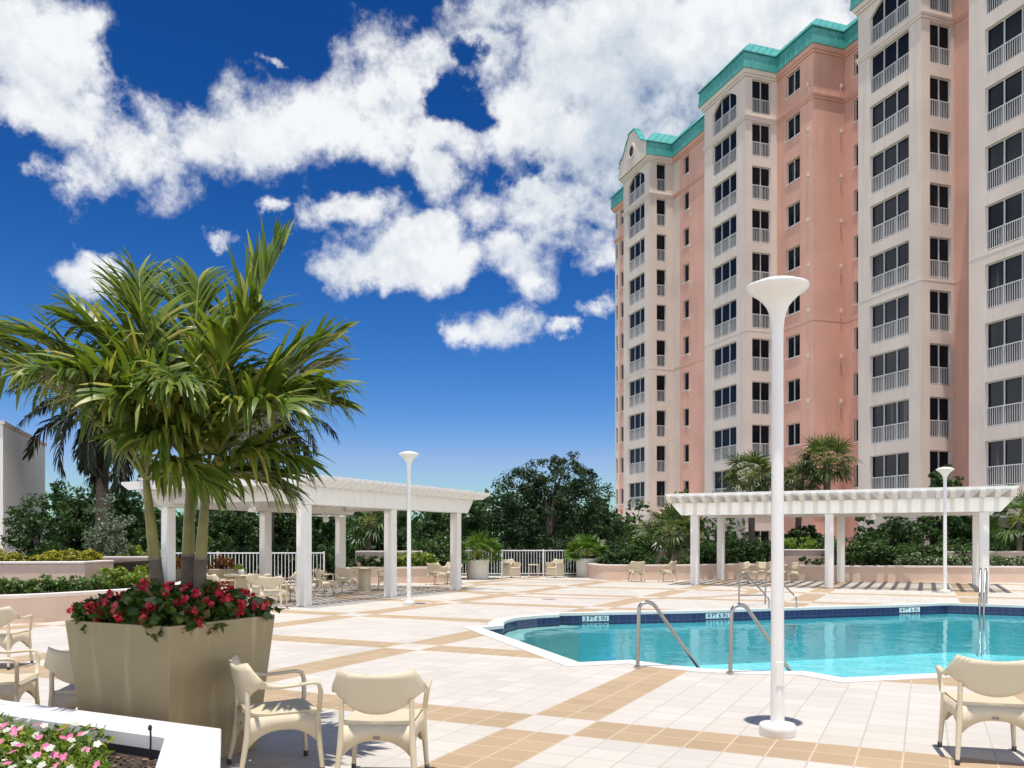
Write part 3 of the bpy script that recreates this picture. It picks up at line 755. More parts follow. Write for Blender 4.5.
skirt = MB()
for sx in (-1, 1): skirt.box(sx * .285 - .015, sx * .285 + .015, -.24, .25, .10, .63, .008)
skirt.box(-.268, .268, .225, .255, .10, .42, .008); skirt.box(-.268, .268, -.285, -.26, .10, .52, .008)
s0_ = skirt.build('woven_skirt', M['wicker'], tub1); s1_ = s0_.copy(); COL.objects.link(s1_); s1_.parent = tub2
def ped_table(x, y, r, label):
    t = empty('round_table', (x, y, .002), 0, label, 'table')
    MB().lathe([(0, .70), (r - .02, .70), (r, .71), (r, .735), (r - .015, .745), (0, .745)], 32).build('table_top', M['resin'], t)
    MB().lathe([(.24, 0), (.24, .03), (.20, .05), (.19, .4), (.22, .70)], 20).build('pedestal', M['wicker'], t)
ped_table(-4.72, 27.2, .6, 'round cream pedestal table under the left pergola')
ped_table(-6.9, 21.9, .5, 'round cream table with a small potted plant on it')
t = empty('potted_plant', (-6.95, 21.85, .748), 0, 'small potted plant on the round table behind the sunlit chair', 'plant')
MB().lathe([(0, 0), (.07, 0), (.09, .12), (.08, .12), (0, .10)], 14).build('pot', M['pot'], t)
quads('foliage', L_lime, cloud(5, [(0, 0, .2, .16, .16, .10)], 12, 16, .06, .07), t)
t = empty('side_table', (.92, 36.5, .002), 0, 'small square cream side table between the two fence chairs', 'table')
MB().box(-.22, .22, -.22, .22, .53, .56, .008).build('table_top', M['resin'], t)
for sx in (-1, 1):
    for sy in (-1, 1): MB().tube([(sx * .19, sy * .19, .54), (sx * .20, sy * .20, 0)], .018, 8).build('leg', M['resin'], t)

# ------------------------------------------------------------------ big tan planter, begonias, palm cluster
PC = (-2.585, 6.50)
pl = empty('square_planter', (PC[0], PC[1], .002), -TH, 'large tapered tan square planter holding three palms and red begonias', 'planter')
mb = MB(); H = 1.05; s0, s1 = .435, .53; w = .035
def sq(s, z): return [(-s, -s, z), (s, -s, z), (s, s, z), (-s, s, z)]
vs = sq(s0, 0) + sq(s1, H) + sq(s1 - w, H) + sq(s1 - w - .02, H - .16)
fs = [(3, 2, 1, 0)]
for a in (0, 4, 8): fs += [(a + i, a + (i + 1) % 4, a + 4 + (i + 1) % 4, a + 4 + i) for i in range(4)]
mb.add(vs, fs); body = mb.build('body', M['tan_planter'], pl)
bv = body.modifiers.new('bevel', 'BEVEL'); bv.width = .008; bv.segments = 2; bv.limit_method = 'ANGLE'
MB().add(sq(s1 - w - .01, H - .08), [(0, 1, 2, 3)]).build('soil', M['soil'], pl)
def begonia(i, x, y, z, s):
    rng = np.random.default_rng(100 + i)
    t = empty('begonia_plant', (x, y, z), 0, 'bushy red-flowering begonia massed under the palms in the tan planter', 'flowering plant', 'red begonias in the tan planter')
    V4 = cloud(200 + i, [(0, 0, .09 * s, .16 * s, .16 * s, .12 * s)], 30, 9, .06, .08, up=1., aspect=.85, shell=.35); quads('foliage', L_begonia, V4, t)
    nf = 8; d = rng.normal(size=(nf, 3)); d[:, 2] = np.abs(d[:, 2]) * .8 - .1; d /= np.linalg.norm(d, axis=1)[:, None]
    C = d * np.array([.175, .175, .14]) * s + np.array([0, 0, .09 * s])
    for c_ in C: quads('flower_cluster', P_red, leaves_at(rng, c_ + np.clip(rng.normal(size=(14, 3)), -1.6, 1.6) * .017, .038, .4, .9), t)
k = 0
for gx in np.linspace(-.36, .36, 5):
    for gy in np.linspace(-.36, .36, 5):
        if abs(gx) < .15 and abs(gy) < .15: continue
        p = Vector((PC[0], PC[1], 0)) + B * (gx + random.uniform(-.03, .03)) + A * (gy + random.uniform(-.03, .03))
        begonia(k, p.x, p.y, H - .085 + random.uniform(-.02, .05) + .05 * (abs(gx) < .3 and abs(gy) < .3), random.uniform(1.0, 1.4)); k += 1

def cluster_palm(label, base, bend, top, sh, fronds, seed, tr=.052):
    rng = np.random.default_rng(seed)
    t = empty('feather_palm', base, 0, label, 'palm', None)
    bx, by, bz = base; tp = Vector(top) - Vector(base); md = Vector(bend)
    P = [Vector((0, 0, -.1))]
    for i in range(1, 13):
        s = i / 12; P.append(Vector((0, 0, 0)) * (1 - s) ** 2 + md * 2 * s * (1 - s) + tp * s * s)
    cut = int(12 * sh)
    rads = [tr * (1.25 - .2 * i / 12) for i in range(13)]
    MB().tube(P[:cut + 1], rads[:cut + 1], 12).build('trunk', M['palm_gray'], t)
    q = [tr * (1.12 - .5 * ((i - cut) / (12 - cut)) ** 1.5) for i in range(cut, 13)]
    MB().tube(P[cut:], q, 12).build('crownshaft', M['palm_green'], t)
    MB().lathe([(tr * 1.1, -.012), (tr * 1.22, -.01), (tr * 1.22, .012), (tr * 1.1, .014)], 12).build('leaf_scar_ring', M['bark'], t, loc=tuple(P[cut]))
    for (az, el, ln, droop, hang, sw) in fronds:
        Pp, lf = frond(rng, ln, el, droop, nl=46, ll=.57, lw=.053, hang=hang + 10, vee=34, sweep=sw, start=.18, seg=4)
        fo = frond_mesh(Pp, lf, 0).build('frond', L_palm, t, loc=tuple(tp)); fo.rotation_euler = (0, 0, R(az))
        kk = len(Pp); MB().tube([Vector(p) for p in Pp], [.016 * (1 - .8 * i / kk) for i in range(kk)], 6).build('rachis', M['palm_stem'], fo)
    return t
zb = H - .08
b1 = (at(163, 6.45), 6.45, zb); t1 = (at(146, 6.40), 6.40, hz(480, 6.40))
cluster_palm('leaning left palm of the three in the tan planter', b1, (-.06, 0, .5), t1, .58,
             [(176, 64, 2.1, 78, 60, 8), (187, 55, 1.75, 55, 50, -6), (168, 70, 1.9, 70, 40, 6), (120, 84, 1.75, 22, 35, 0), (150, 78, 1.6, 40, 40, 12), (50, 66, 1.4, 55, 45, 0), (245, 66, 1.2, 75, 50, 0), (305, 62, 1.15, 75, 45, 0), (330, 25, .6, 60, 50, 0), (70, 20, .6, 50, 50, 0)], 11, .040)
b2 = (at(188, 6.62), 6.62, zb); t2 = (at(191, 6.62), 6.62, hz(470, 6.62))
cluster_palm('upright middle palm of the three in the tan planter', b2, (-.01, 0, .5), t2, .57,
             [(15, 73, 1.95, 10, 30, 0), (100, 86, 1.6, 18, 35, 0), (170, 78, 1.6, 30, 40, 0), (6, 52, 1.55, 20, 35, 6), (-18, 46, 1.45, 52, 50, 0), (200, 72, 1.45, 50, 45, 0), (235, 64, 1.3, 80, 50, 0), (285, 60, 1.2, 80, 50, 0), (60, 55, 1.4, 45, 45, 0), (320, 68, 1.5, 45, 40, 0), (262, 40, .7, 60, 50, 0)], 12, .043)
b3 = (at(199, 6.50), 6.50, zb); t3 = (at(207, 6.52), 6.52, hz(480, 6.52))
cluster_palm('right palm of the three in the tan planter, with yellow green stem', b3, (.0, 0, .5), t3, .57,
             [(-5, 60, 1.25, 75, 45, 0), (320, 55, 1.2, 75, 45, 0), (30, 64, 1.4, 45, 40, 0), (75, 80, 1.5, 25, 35, 0), (150, 62, 1.4, 55, 45, 0), (250, 60, 1.15, 80, 50, 0), (345, 34, .75, 60, 50, 0), (15, 12, .5, 40, 50, 0)], 13, .040)

# ------------------------------------------------------------------ near marble bed with vincas
O = Vector((-1.765, 5.16, 0)); mh = .50; wd = .31
P_in = O + (-V * wd) ; 
def xing(p, d, q, e):              # crossing of two lines
    k_ = d.x * e.y - d.y * e.x; s = ((q.x - p.x) * e.y - (q.y - p.y) * e.x) / k_; return p + d * s
inn = xing(O - A * wd, -B, O - V * wd, -U)
farL = O - B * 6.5; nearR = O - U * 4.2; farLi = inn - B * 6.5; nearRi = inn - U * 4.2
wallp = [O, farL, farLi, inn, nearRi, nearR]
bed = empty('marble_planter_bed', (O.x, O.y, 0), 0, 'low planter bed with thick white marble coping in the bottom left corner', 'planter')
def P2(l): return [(p.x, p.y) for p in l]
MB().prism(P2(wallp), mh - .10, mh).build('coping', M['marble'], bed, org=(O.x, O.y, 0)).modifiers.new('bevel', 'BEVEL').width = .006
sh_ = [O + (-V * .04 - A * .03), farL - A * .04, farLi + A * .04, inn + V * .0 + A * .04 + V * .03, nearRi + V * .04, nearR - V * .04]
MB().prism(P2(sh_), 0, mh - .102).build('wall', M['wallpink'], bed, org=(O.x, O.y, 0))
sl_ = [inn + V * .035 + A * .035, farLi + A * .035, nearRi - B * 6 , nearRi + V * .035]
MB().prism(P2(sl_)[::1], .20, mh - .135).build('soil', M['soil'], bed, org=(O.x, O.y, 0))
e1 = MB(); 
for p_, q_ in ((inn, farLi), (inn, nearRi)):
    d = (q_ - p_).normalized(); nn = Vector((-d.y, d.x, 0)); nn = nn if nn.dot(Vector((-3, 4, 0)) - p_) > 0 else -nn
    a_, b_ = p_ + d * .012 + nn * .004, q_ + nn * .004
    e1.quad((a_.x, a_.y, .36), (b_.x, b_.y, .36), (b_.x, b_.y, .418), (a_.x, a_.y, .418))
e1.build('liner', M['liner'], bed, org=(O.x, O.y, 0))
ir = empty('irrigation_riser', (at(150, 4.93), 4.93, .36), 0, 'thin black irrigation riser by the marble coping', 'irrigation pipe')
MB().tube([(0, 0, -.02), (.004, 0, .12), (.003, 0, .185)], .006, 8).build('pipe', M['liner'], ir); MB().lathe([(0, .18), (.011, .182), (.012, .2), (.006, .212), (0, .213)], 10).build('nozzle', M['liner'], ir)
def vinca(i, x, y, z, s, pm, nf, label, grp):
    rng = np.random.default_rng(300 + i); t = empty('vinca_plant', (x, y, z), 0, label, 'flowering plant', grp)
    n_ = int(110 * s); r = rng.uniform(0, 1, (n_, 1)) ** .6; th_ = rng.uniform(0, 2 * pi, n_)
    C = np.stack([np.cos(th_) * r[:, 0] * .13 * s, np.sin(th_) * r[:, 0] * .13 * s, rng.uniform(.02, .15, n_) * (1.1 - r[:, 0] * .5) * s], 1)
    quads('foliage', L_vinca, leaves_at(rng, C, .062, 1.1, .48), t)
    st = MB()
    for j in range(7):
        a = rng.uniform(0, 2 * pi); st.tube([(0, 0, 0), (cos(a) * .05, sin(a) * .05, .07), (cos(a) * .09 * s, sin(a) * .09 * s, .14 * s)], .003, 5)
    st.build('stems', M['palm_stem'], t)
    for j in range(nf):
        fl = []
        a = rng.uniform(0, 2 * pi); rr = rng.uniform(.02, .13) * s; c = np.array([cos(a) * rr, sin(a) * rr, (.145 + rng.uniform(0, .05)) * s])
        nn = np.array([rng.normal() * .35, rng.normal() * .35 - .45, 1.]); nn /= np.linalg.norm(nn); d = np.cross(nn, [1, .2, 0]); d /= np.linalg.norm(d); e = np.cross(nn, d); a0 = rng.uniform(0, 1)
        for q in range(5):
            b = a0 + q * 2 * pi / 5; u_ = d * cos(b) + e * sin(b); w_ = d * -sin(b) + e * cos(b)
            fl.append([c, c + u_ * .0115 + w_ * .0095, c + u_ * .0225 + w_ * .0068, c + u_ * .0225 - w_ * .0068, c + u_ * .0115 - w_ * .0095])
        quads('flower', pm, np.array(fl), t)
rng_ = np.random.default_rng(3); nc = 1500
cu_ = rng_.uniform(.05, 2.2, nc); cv_ = rng_.uniform(.05, 1.5, nc)
Cc = np.array([[*(inn - B * a_ - U * b_ * 1.0)] for a_, b_ in zip(cu_, cv_)]) - np.array([O.x, O.y, 0]); Cc[:, 2] = mh - .13 + rng_.uniform(0, .012, nc)
tag(quads('wood_chips', M['chips'], leaves_at(rng_, Cc, .035, 1.6, .45), bed), kind='stuff')
rv = random.Random(5); k = 0; sz = mh - .14
for r_ in range(6):
    for c_ in range(16):
        vv = .15 + .145 * r_ + rv.uniform(-.035, .035); uu = .46 - 1.25 * (vv - .15) + .155 * c_ + rv.uniform(-.05, .05)
        p = inn - B * uu - A * vv
        if p.y < 4.0 or p.x / p.y < -.68 or (r_ == 0 and c_ in (1, 3)): continue
        w_ = rv.random() < .45
        if w_: vinca(k, p.x, p.y, sz, rv.uniform(.9, 1.3), P_white, rv.randint(1, 3), 'white-flowering vinca in the marble bed', 'white vincas in the marble bed')
        else: vinca(k, p.x, p.y, sz, rv.uniform(.9, 1.3), P_pink, rv.randint(1, 2), 'pink-flowering vinca in the marble bed', 'pink vincas in the marble bed')
        k += 1

# ------------------------------------------------------------------ garden walls
def ribbon(pts, th):
    """left and right offsets of a polyline in plan"""
    out = []
    for i, p in enumerate(pts):
        a = Vector(pts[max(i - 1, 0)]); b = Vector(pts[min(i + 1, len(pts) - 1)]); d = (b - a).normalized(); n_ = Vector((-d.y, d.x)); out.append((Vector(p), n_))
    return [tuple(p + n_ * th / 2) for p, n_ in out], [tuple(p - n_ * th / 2) for p, n_ in out]
def smooth_pts(pts, m=5):
    P = [Vector(p) for p in pts]; out = []
    for i in range(len(P) - 1):
        p0, p1, p2, p3 = P[max(i - 1, 0)], P[i], P[i + 1], P[min(i + 2, len(P) - 1)]
        for k_ in range(m):
            t_ = k_ / m; out.append(.5 * ((2 * p1) + (p2 - p0) * t_ + (2 * p0 - 5 * p1 + 4 * p2 - p3) * t_ ** 2 + (3 * p1 - p0 - 3 * p2 + p3) * t_ ** 3))
    out.append(P[-1]); return [tuple(p) for p in out]
def garden_wall(label, pts, h, th=.26, curve=True, cap=.07, zb=0.0):
    pts = smooth_pts(pts) if curve else pts
    o_ = (pts[0][0], pts[0][1], zb); t = empty('garden_wall', o_, 0, label, 'garden wall')
    l, r = ribbon(pts, th); MB().prism(l + r[::-1] if area_poly(l + r[::-1]) > 0 else (l + r[::-1])[::-1], zb, h - cap).build('wall', M['wallpink'], t, org=o_)
    l, r = ribbon(pts, th + .07); q = l + r[::-1]; q = q if area_poly(q) > 0 else q[::-1]
    c_ = MB().prism(q, h - cap + .002, h).build('wall_cap', M['coping_wall'], t, org=o_); b_ = c_.modifiers.new('bevel', 'BEVEL'); b_.width = .02; b_.segments = 2
    return t
def area_poly(p): return sum(p[i - 1][0] * p[i][1] - p[i][0] * p[i - 1][1] for i in range(len(p)))
def soil_bed(pts, z):
    mb_ = MB(); pts = pts if area_poly(pts) > 0 else pts[::-1]
    mb_.prism(pts, z - .3, z); tag(mb_.build('planting_soil', M['soil'], org=(pts[0][0], pts[0][1], 0)), kind='structure')

fw = [(-16, 15.0), (-12.5, 15.6), (-9.94, 16.5), (-8.9, 17.7), (-8.25, 19.2), (-8.3, 21.5), (-9.0, 23.8)]
garden_wall('low curved pink stucco wall on the left, behind the tan planter', fw, .56)
soil_bed([(-17, 15.2), (-12.5, 15.8), (-10.0, 16.7), (-9.05, 17.8), (-8.45, 19.2), (-8.5, 21.5), (-9.1, 23.8), (-13, 26), (-24, 24)], .44)
garden_wall('taller stucco terrace wall along the back of the left flower bed', [(-22, 19.9), (-15, 20.8), (-10.75, 21.4), (-10.75, 22.6)], 1.09, .3, False)
soil_bed([(-23, 20.0), (-15, 21.0), (-10.9, 21.6), (-10.9, 26), (-24, 28)], 1.0)
garden_wall('short stucco wall section between shrubs left of the leaning palm', [(-12.5, 25.9), (-11.0, 26.0)], 1.12, .3, False)
# left pergola back planter
bp = empty('box_planter', (-9.0, 24.3, .002), 0, 'tan rectangular planter of bronze crotons behind the palm trunks', 'planter')
MB().box(-1.15, 1.1, -.35, .35, 0, .80, .015).build('body', M['tan_planter'], bp); MB().box(-1.08, 1.03, -.28, .28, .79, .803).build('soil', M['soil'], bp)
for i in range(6): shrub('croton', 'bronze and orange croton in the tan rectangular planter', -9.9 + .36 * i, 24.3 + .05 * (-1) ** i, .80, .24, .22, .19, L_red, 40 + i, 'crotons in the rectangular planter', 16, 16, .11, .4, 'plant')
# walls right of left pergola
cw = [(-6.4, 30.9), (-5.2, 31.4), (-4.0, 31.9), (-2.6, 32.6), (-2.2, 33.8), (-2.35, 35.0)]
garden_wall('low curved pink wall behind the left lamp post', cw, .60)
soil_bed([(-6.5, 31.0), (-5.2, 31.55), (-4.0, 32.05), (-2.75, 32.75), (-2.4, 33.8), (-2.5, 35.1), (-2.6, 37), (-7, 37)], .5)
garden_wall('raised stucco counter wall seen through the left pergola', [(-6.15, 33.6), (-3.55, 33.6)], 1.18, .5, False)
# right side
rw = [(3.35, 36.9), (3.45, 35.2), (3.9, 34.35), (5.2, 34.1), (6.9, 34.2), (8.2, 35.0), (9.4, 35.4), (10.9, 35.0), (11.35, 34.1), (12.2, 33.3), (13.8, 32.9), (16, 32.6), (19, 32.2), (24, 31.6)]
garden_wall('long curving pink wall behind the right pergola', rw, .62)
soil_bed([(3.5, 37.9), (3.6, 35.2), (4.05, 34.5), (5.2, 34.3), (6.9, 34.4), (8.1, 35.2), (9.4, 35.6), (11.0, 35.2), (11.55, 34.2), (12.4, 33.45), (13.8, 33.05), (16, 32.75), (19, 32.4), (24, 31.8), (30, 37.9)], .52)
garden_wall('upper stucco wall block behind the two chairs at the curved wall', [(6.05, 37.5), (8.35, 37.5)], 1.16, .35, False)
garden_wall('upper stucco wall block behind the middle of the right pergola', [(10.2, 37.0), (14.4, 37.0)], 1.2, .35, False)
garden_wall('upper stucco wall block at the right picture edge', [(17.6, 34.6), (21.5, 34.3)], 1.16, .35, False)

# ------------------------------------------------------------------ fences
def fence(label, p0, p1, h=1.16):
    p0, p1 = Vector((*p0, 0)), Vector((*p1, 0)); d = p1 - p0; ln = d.length
    t = empty('railing_fence', (p0.x, p0.y, 0), math.atan2(d.y, d.x), label, 'fence')
    MB().box(0, ln, -.022, .022, h - .045, h, .004).build('top_rail', M['fence'], t)
    MB().box(0, ln, -.018, .018, .09, .125, .004).build('bottom_rail', M['fence'], t)
    m_ = MB(); n_ = int(ln / .125)
    for i in range(1, n_):
        x = ln * i / n_; m_.box(x - .011, x + .011, -.011, .011, .12, h - .04)
    m_.build('pickets', M['fence'], t)
    np_ = max(1, int(round(ln / 2.1)))
    for i in range(np_ + 1):
        x = ln * i / np_; MB().box(x - .028, x + .028, -.028, .028, 0, h + .03, .004).build('post', M['fence'], t, org=(x, 0, 0))
fence('white picket railing behind the left pergola', (-14.5, 30.6), (-6.9, 31.2))
fence('white picket railing between the two round planters at the back', (-2.3, 37.6), (3.25, 37.9))

L_bed2 = leafmat('potted_palm_leaves', (.04, .09, .012), (.10, .19, .025), (.20, .28, .05), trans=.35)
# ------------------------------------------------------------------ round planters with palms
for (x, y, r, h, lab, pl_lab, sd) in ((-1.42, 35.2, .47, .79, 'round cream planter left of the back railing, beside the pergola post', 'bushy fan palm in the round planter left of the back railing', 21),
                                      (3.28, 37.0, .50, .80, 'round cream planter right of the back railing, beside the curved wall', 'bushy fan palm in the round planter right of the back railing', 22)):
    t = empty('round_planter', (x, y, .002), 0, lab, 'planter')
    MB().lathe([(0, 0), (r * .93, 0), (r * .95, .04), (r, h - .05), (r + .015, h - .03), (r + .015, h), (r - .05, h), (r - .06, h - .1)], 32).build('body', M['pot'], t)
    MB().lathe([(0, h - .07), (r - .05, h - .075)], 20).build('soil', M['soil'], t)
    fan_palm('potted_palm', pl_lab, x, y, h - .06, .16, .82, 34, sd, L_bed2, .52, .07, skirt=.5, nl=14, low=.0, wf=.15)

# ------------------------------------------------------------------ beige building on the left
bx0 = Vector((at(3, 30), 30, 0)); hb_ = hz(421, 30)
c0 = bx0; c1 = bx0 + U * 7.3; c2 = c1 - V * 14; c3 = c0 - V * 14
bb = empty('beige_building', (c0.x, c0.y, -.33), 0, 'plain beige flat-roofed building at the left picture edge', 'building')
MB().prism(P2([c0, c1, c2, c3]), -.33, hb_ - .12).build('wall', M['beige'], bb, org=(c0.x, c0.y, -.33))
q = inset(P2([c0, c1, c2, c3]), -.06); MB().prism(q, hb_ - .118, hb_).build('roof_edge', M['trim'], bb, org=(c0.x, c0.y, -.33))
dq = c0 - V * 6.5
m_ = MB(); 
for a_ in (2.0, 5.5, 9.0):
    p_ = c0 - V * a_ - U * .01; q_ = c0 - V * (a_ + 1.4) - U * .01
    w_ = MB().quad((p_.x, p_.y, 1.2), (q_.x, q_.y, 1.2), (q_.x, q_.y, 2.8), (p_.x, p_.y, 2.8)); w_.build('window', M['glass'], bb, org=(c0.x, c0.y, -.33))

# ------------------------------------------------------------------ apartment tower
pc = [V * a_ + U * b_ for a_, b_ in ((23, 41), (60, 41), (60, 90), (23, 90))]
tag(MB().prism(P2(pc), -.338, -.334).build('bounce_sheet', M['bounce']), kind='structure')  # hidden pale ground sheet added to bounce light onto the tower walls
TB = V * 36.5 + U * 50
tower = empty('apartment_tower', (TB.x, TB.y, -.33), BT, 'tall pink and cream apartment tower with green metal roof and stacked balconies', 'building')
def loc3(p): return (p[0] - 36.5, p[1] - 50, p[2] + .33)
SILL = [31.5 - 3.02 * i for i in range(10)]; WH = 2.34
ZT = 34.15                          # wall top
walls = {'cream': MB(), 'pink': MB()}
openings = []                       # (kind, width, height, panes, face, s, z)
def face_pt(kind, plane, s, z, dep=0.):
    return (plane + dep, s, z) if kind == 'L' else (s, plane + dep, z)
def wall_face(mat, kind, plane, s0, s1, ops=(), z0=-.33, z1=ZT, dep=.24):
    """kind L: faces -v, s runs along u; kind R: faces -u, s runs along v. ops: (s_a, s_b, z_a, z_b)"""
    mb_ = walls[mat]
    ss = sorted({s0, s1, *[o[0] for o in ops], *[o[1] for o in ops]}); zs = sorted({z0, z1, *[o[2] for o in ops], *[o[3] for o in ops]})
    for i in range(len(ss) - 1):
        for j in range(len(zs) - 1):
            sm, zm = (ss[i] + ss[i + 1]) / 2, (zs[j] + zs[j + 1]) / 2
            if any(o[0] < sm < o[1] and o[2] < zm < o[3] for o in ops): continue
            q_ = [(ss[i], zs[j]), (ss[i + 1], zs[j]), (ss[i + 1], zs[j + 1]), (ss[i], zs[j + 1])]
            if kind == 'L': q_ = q_[::-1]
            mb_.quad(*[loc3(face_pt(kind, plane, a, b)) for a, b in q_])
    for (a, b, c, d) in ops:
        for (p_, q_) in (((a, c), (b, c)), ((b, c), (b, d)), ((b, d), (a, d)), ((a, d), (a, c))):
            mb_.quad(loc3(face_pt(kind, plane, *p_)), loc3(face_pt(kind, plane, *q_)), loc3(face_pt(kind, plane, *q_, dep)), loc3(face_pt(kind, plane, *p_, dep)))
WIN = {}
def window(kind, plane, a, b, z0, z1, panes, typ, arch=False):
    w, h = b - a, z1 - z0; key = (typ, round(w, 2), round(h, 2), panes)
    if kind == 'L': p = (plane, b, z0); rz = -pi / 2
    else: p = (plane and a, plane, z0); rz = 0
    if key in WIN:
        o = copy_tree(WIN[key], tower)
    else:
        f = MB(); fw_ = .05
        y0, y1 = .12, .17
        f.box(0, w, y0, y1, 0, fw_); f.box(0, w, y0, y1, h - fw_, h)
        for i in range(panes + 1):
            x = max(fw_ / 2, min(w - fw_ / 2, w * i / panes)); f.box(x - fw_ / 2, x + fw_ / 2, y0 - .004, y1 + .004, .002, h - .002)
        if typ == 'window': f.box(-.06, w + .06, -.05, .1, -.07, .0)
        o = f.build('balcony_window' if typ == 'balcony' else 'window', M['winframe'], tower)
        MB().quad((0, .20, 0), (w, .20, 0), (w, .20, h), (0, .20, h)).build('pane', M['glass'], o)
        if typ == 'balcony':
            r_ = MB(); hr = 1.04
            r_.box(0, w, .045, .085, hr - .05, hr); r_.box(0, w, .05, .08, .06, .10)
            n_ = int(w / .125)
            for i in range(1, n_): r_.box(w * i / n_ - .013, w * i / n_ + .013, .052, .078, .09, hr - .04)
            for i in range(panes + 1):
                x = max(.03, min(w - .03, w * i / panes)); r_.box(x - .03, x + .03, .046, .086, 0, hr - .048)
            r_.build('railing', M['rail'], o)
        WIN[key] = o
    o.location = loc3(p); o.rotation_euler = (0, 0, rz)
def column(mat, kind, plane, s0, s1, wins, arch_top=False, **kw):
    """a wall with one window per floor; wins: list of (a, b, panes, type, height, lift)"""
    ops = []
    for (a, b, n_, ty, h_, lift) in wins:
        for z in SILL: ops.append((a, b, z + lift, z + lift + h_, n_, ty))
        ops.append((a, b, -.05 + lift, 2.25 if ty == 'balcony' else -.05 + lift + h_, n_, ty))
    wall_face(mat, kind, plane, s0, s1, [o[:4] for o in ops], **kw)
    for o in ops: window(kind, plane, o[0], o[1], o[2], o[3], o[4], o[5])
    if arch_top:
        a, b = wins[0][0], wins[0][1]; z1 = SILL[0] + WH; w = b - a; mbw = walls[mat]
        for side in (0, 1):
            pts = [(a, z1) if side == 0 else (b, z1)]
            for i in range(9):
                t_ = i / 8; ss = a + w * .5 * t_ if side == 0 else b - w * .5 * t_; pts.append((ss, z1 - .72 * (1 - t_) ** 2))
            vs = [loc3(face_pt(kind, plane, s, z, .002)) for s, z in pts] + [loc3(face_pt(kind, plane, s, z, .15)) for s, z in pts]; n_ = len(pts)
            tri = [(0, i, i + 1) for i in range(1, n_ - 1)]
            mbw.add(vs, tri + [(i, i + 1, n_ + i + 1, n_ + i) for i in range(1, n_ - 1)])
BW = [('balcony')]
# right edge bay
column('cream', 'R', 29.7, 36.9, 39.25, [(37.5, 39.0, 2, 'balcony', WH, 0)])
column('cream', 'L', 36.9, 29.7, 34.7, [(30.6, 33.7, 3, 'balcony', WH, 0)], True)
wall_face('cream', 'R', 34.7, 36.9, 39.25)
wall_face('pink', 'L', 39.25, 34.7, 37.94)
# bay by the pink recess
column('cream', 'R', 37.94, 36.9, 39.25, [(37.52, 39.04, 2, 'balcony', WH, 0)])
column('cream', 'L', 36.9, 37.94, 42.96, [(38.85, 41.95, 3, 'balcony', WH, 0)], True)
wall_face('cream', 'R', 42.96, 36.9, 39.35)
column('pink', 'L', 39.35, 42.96, 47.1, [(44.6, 46.2, 2, 'window', 1.5, .75)])
wall_face('pink', 'R', 47.1, 36.83, 39.35)
column('pink', 'L', 36.83, 47.1, 51.05, [(48.5, 50.0, 2, 'window', 1.5, .75)])
# middle bay
column('cream', 'R', 51.05, 34.24, 36.83, [(34.80, 36.32, 2, 'balcony', WH, 0)])
column('cream', 'L', 34.24, 51.05, 56.4, [(52.15, 55.25, 3, 'balcony', WH, 0)], True)
wall_face('cream', 'R', 56.4, 34.24, 36.45)
column('pink', 'L', 36.45, 56.4, 64.0, [(62.5, 63.4, 1, 'window', 1.5, .75)])
wall_face('cream', 'L', 36.45, 64.0, 65.1)
# left bay with the gable
column('cream', 'R', 65.1, 34.15, 36.45, [(34.85, 35.75, 1, 'balcony', WH, 0)])
column('cream', 'L', 34.15, 65.1, 70.1, [(66.0, 69.1, 3, 'balcony', WH, 0)], True)
wall_face('cream', 'R', 70.1, 34.15, 36.45)
column('pink', 'L', 36.45, 70.1, 75.8, [(74.75, 75.5, 1, 'window', 1.5, .75)])
column('cream', 'L', 36.45, 75.8, 76.7, [(76.05, 76.5, 1, 'window', 1.5, .75)])
foot = [(36.9, 29.7), (52, 29.7), (52, 76.7), (36.45, 76.7), (36.45, 70.1), (34.15, 70.1), (34.15, 65.1), (36.45, 65.1), (36.45, 56.4), (34.24, 56.4), (34.24, 51.05), (36.83, 51.05), (36.83, 47.1),
        (39.35, 47.1), (39.35, 42.96), (36.9, 42.96), (36.9, 37.94), (39.25, 37.94), (39.25, 34.7), (36.9, 34.7)]
# outer sides away from us
for (p_, q_) in ((foot[0], foot[1]), (foot[1], foot[2]), (foot[2], foot[3])):
    a_, b_ = p_, q_
    if p_ == foot[0]: a_ = (39.25, 29.7)
    walls['pink'].quad(loc3((*a_, -.33)), loc3((*b_, -.33)), loc3((*b_, ZT)), loc3((*a_, ZT)))
walls['cream'].build('wall', M['cream'], tower)['label'] = 'cream stucco bays'
walls['pink'].build('wall', M['pink'], tower)['label'] = 'salmon pink stucco recesses'
PINK_EDGES = {3, 7, 11, 12, 13, 17}
def ringband(poly, d0, d1, z0, z1, mb_=None, mbp=None):
    """closed band: outer faces from offset d0 at z0 to d1 at z1, with lips back to the wall"""
    mb_ = mb_ or MB(); n_ = len(poly); o0, o1 = inset(poly, -d0), inset(poly, -d1); w_ = inset(poly, .05)
    rings = [[(*p, z0) for p in w_], [(*p, z0) for p in o0], [(*p, z1) for p in o1], [(*p, z1) for p in w_]]
    vs = [loc3(p) for r_ in rings for p in r_]
    for k_ in range(3):
        for i in range(n_):
            (mbp.at(i) if mbp is not None and i in PINK_EDGES else mb_).quad(*[vs[k_ * n_ + j_] for j_ in (i, (i + 1) % n_, n_ + (i + 1) % n_, n_ + i)])
    return mb_
class Split:                          # one mesh per run of pink wall
    def __init__(s): s.g = {}
    def at(s, i): return s.g.setdefault(11 if i in (11, 12, 13) else i, MB())
    def build(s, name):
        for k_ in sorted(s.g): s.g[k_].build(name, M['pink'], tower)
m_, mp_ = MB(), Split()
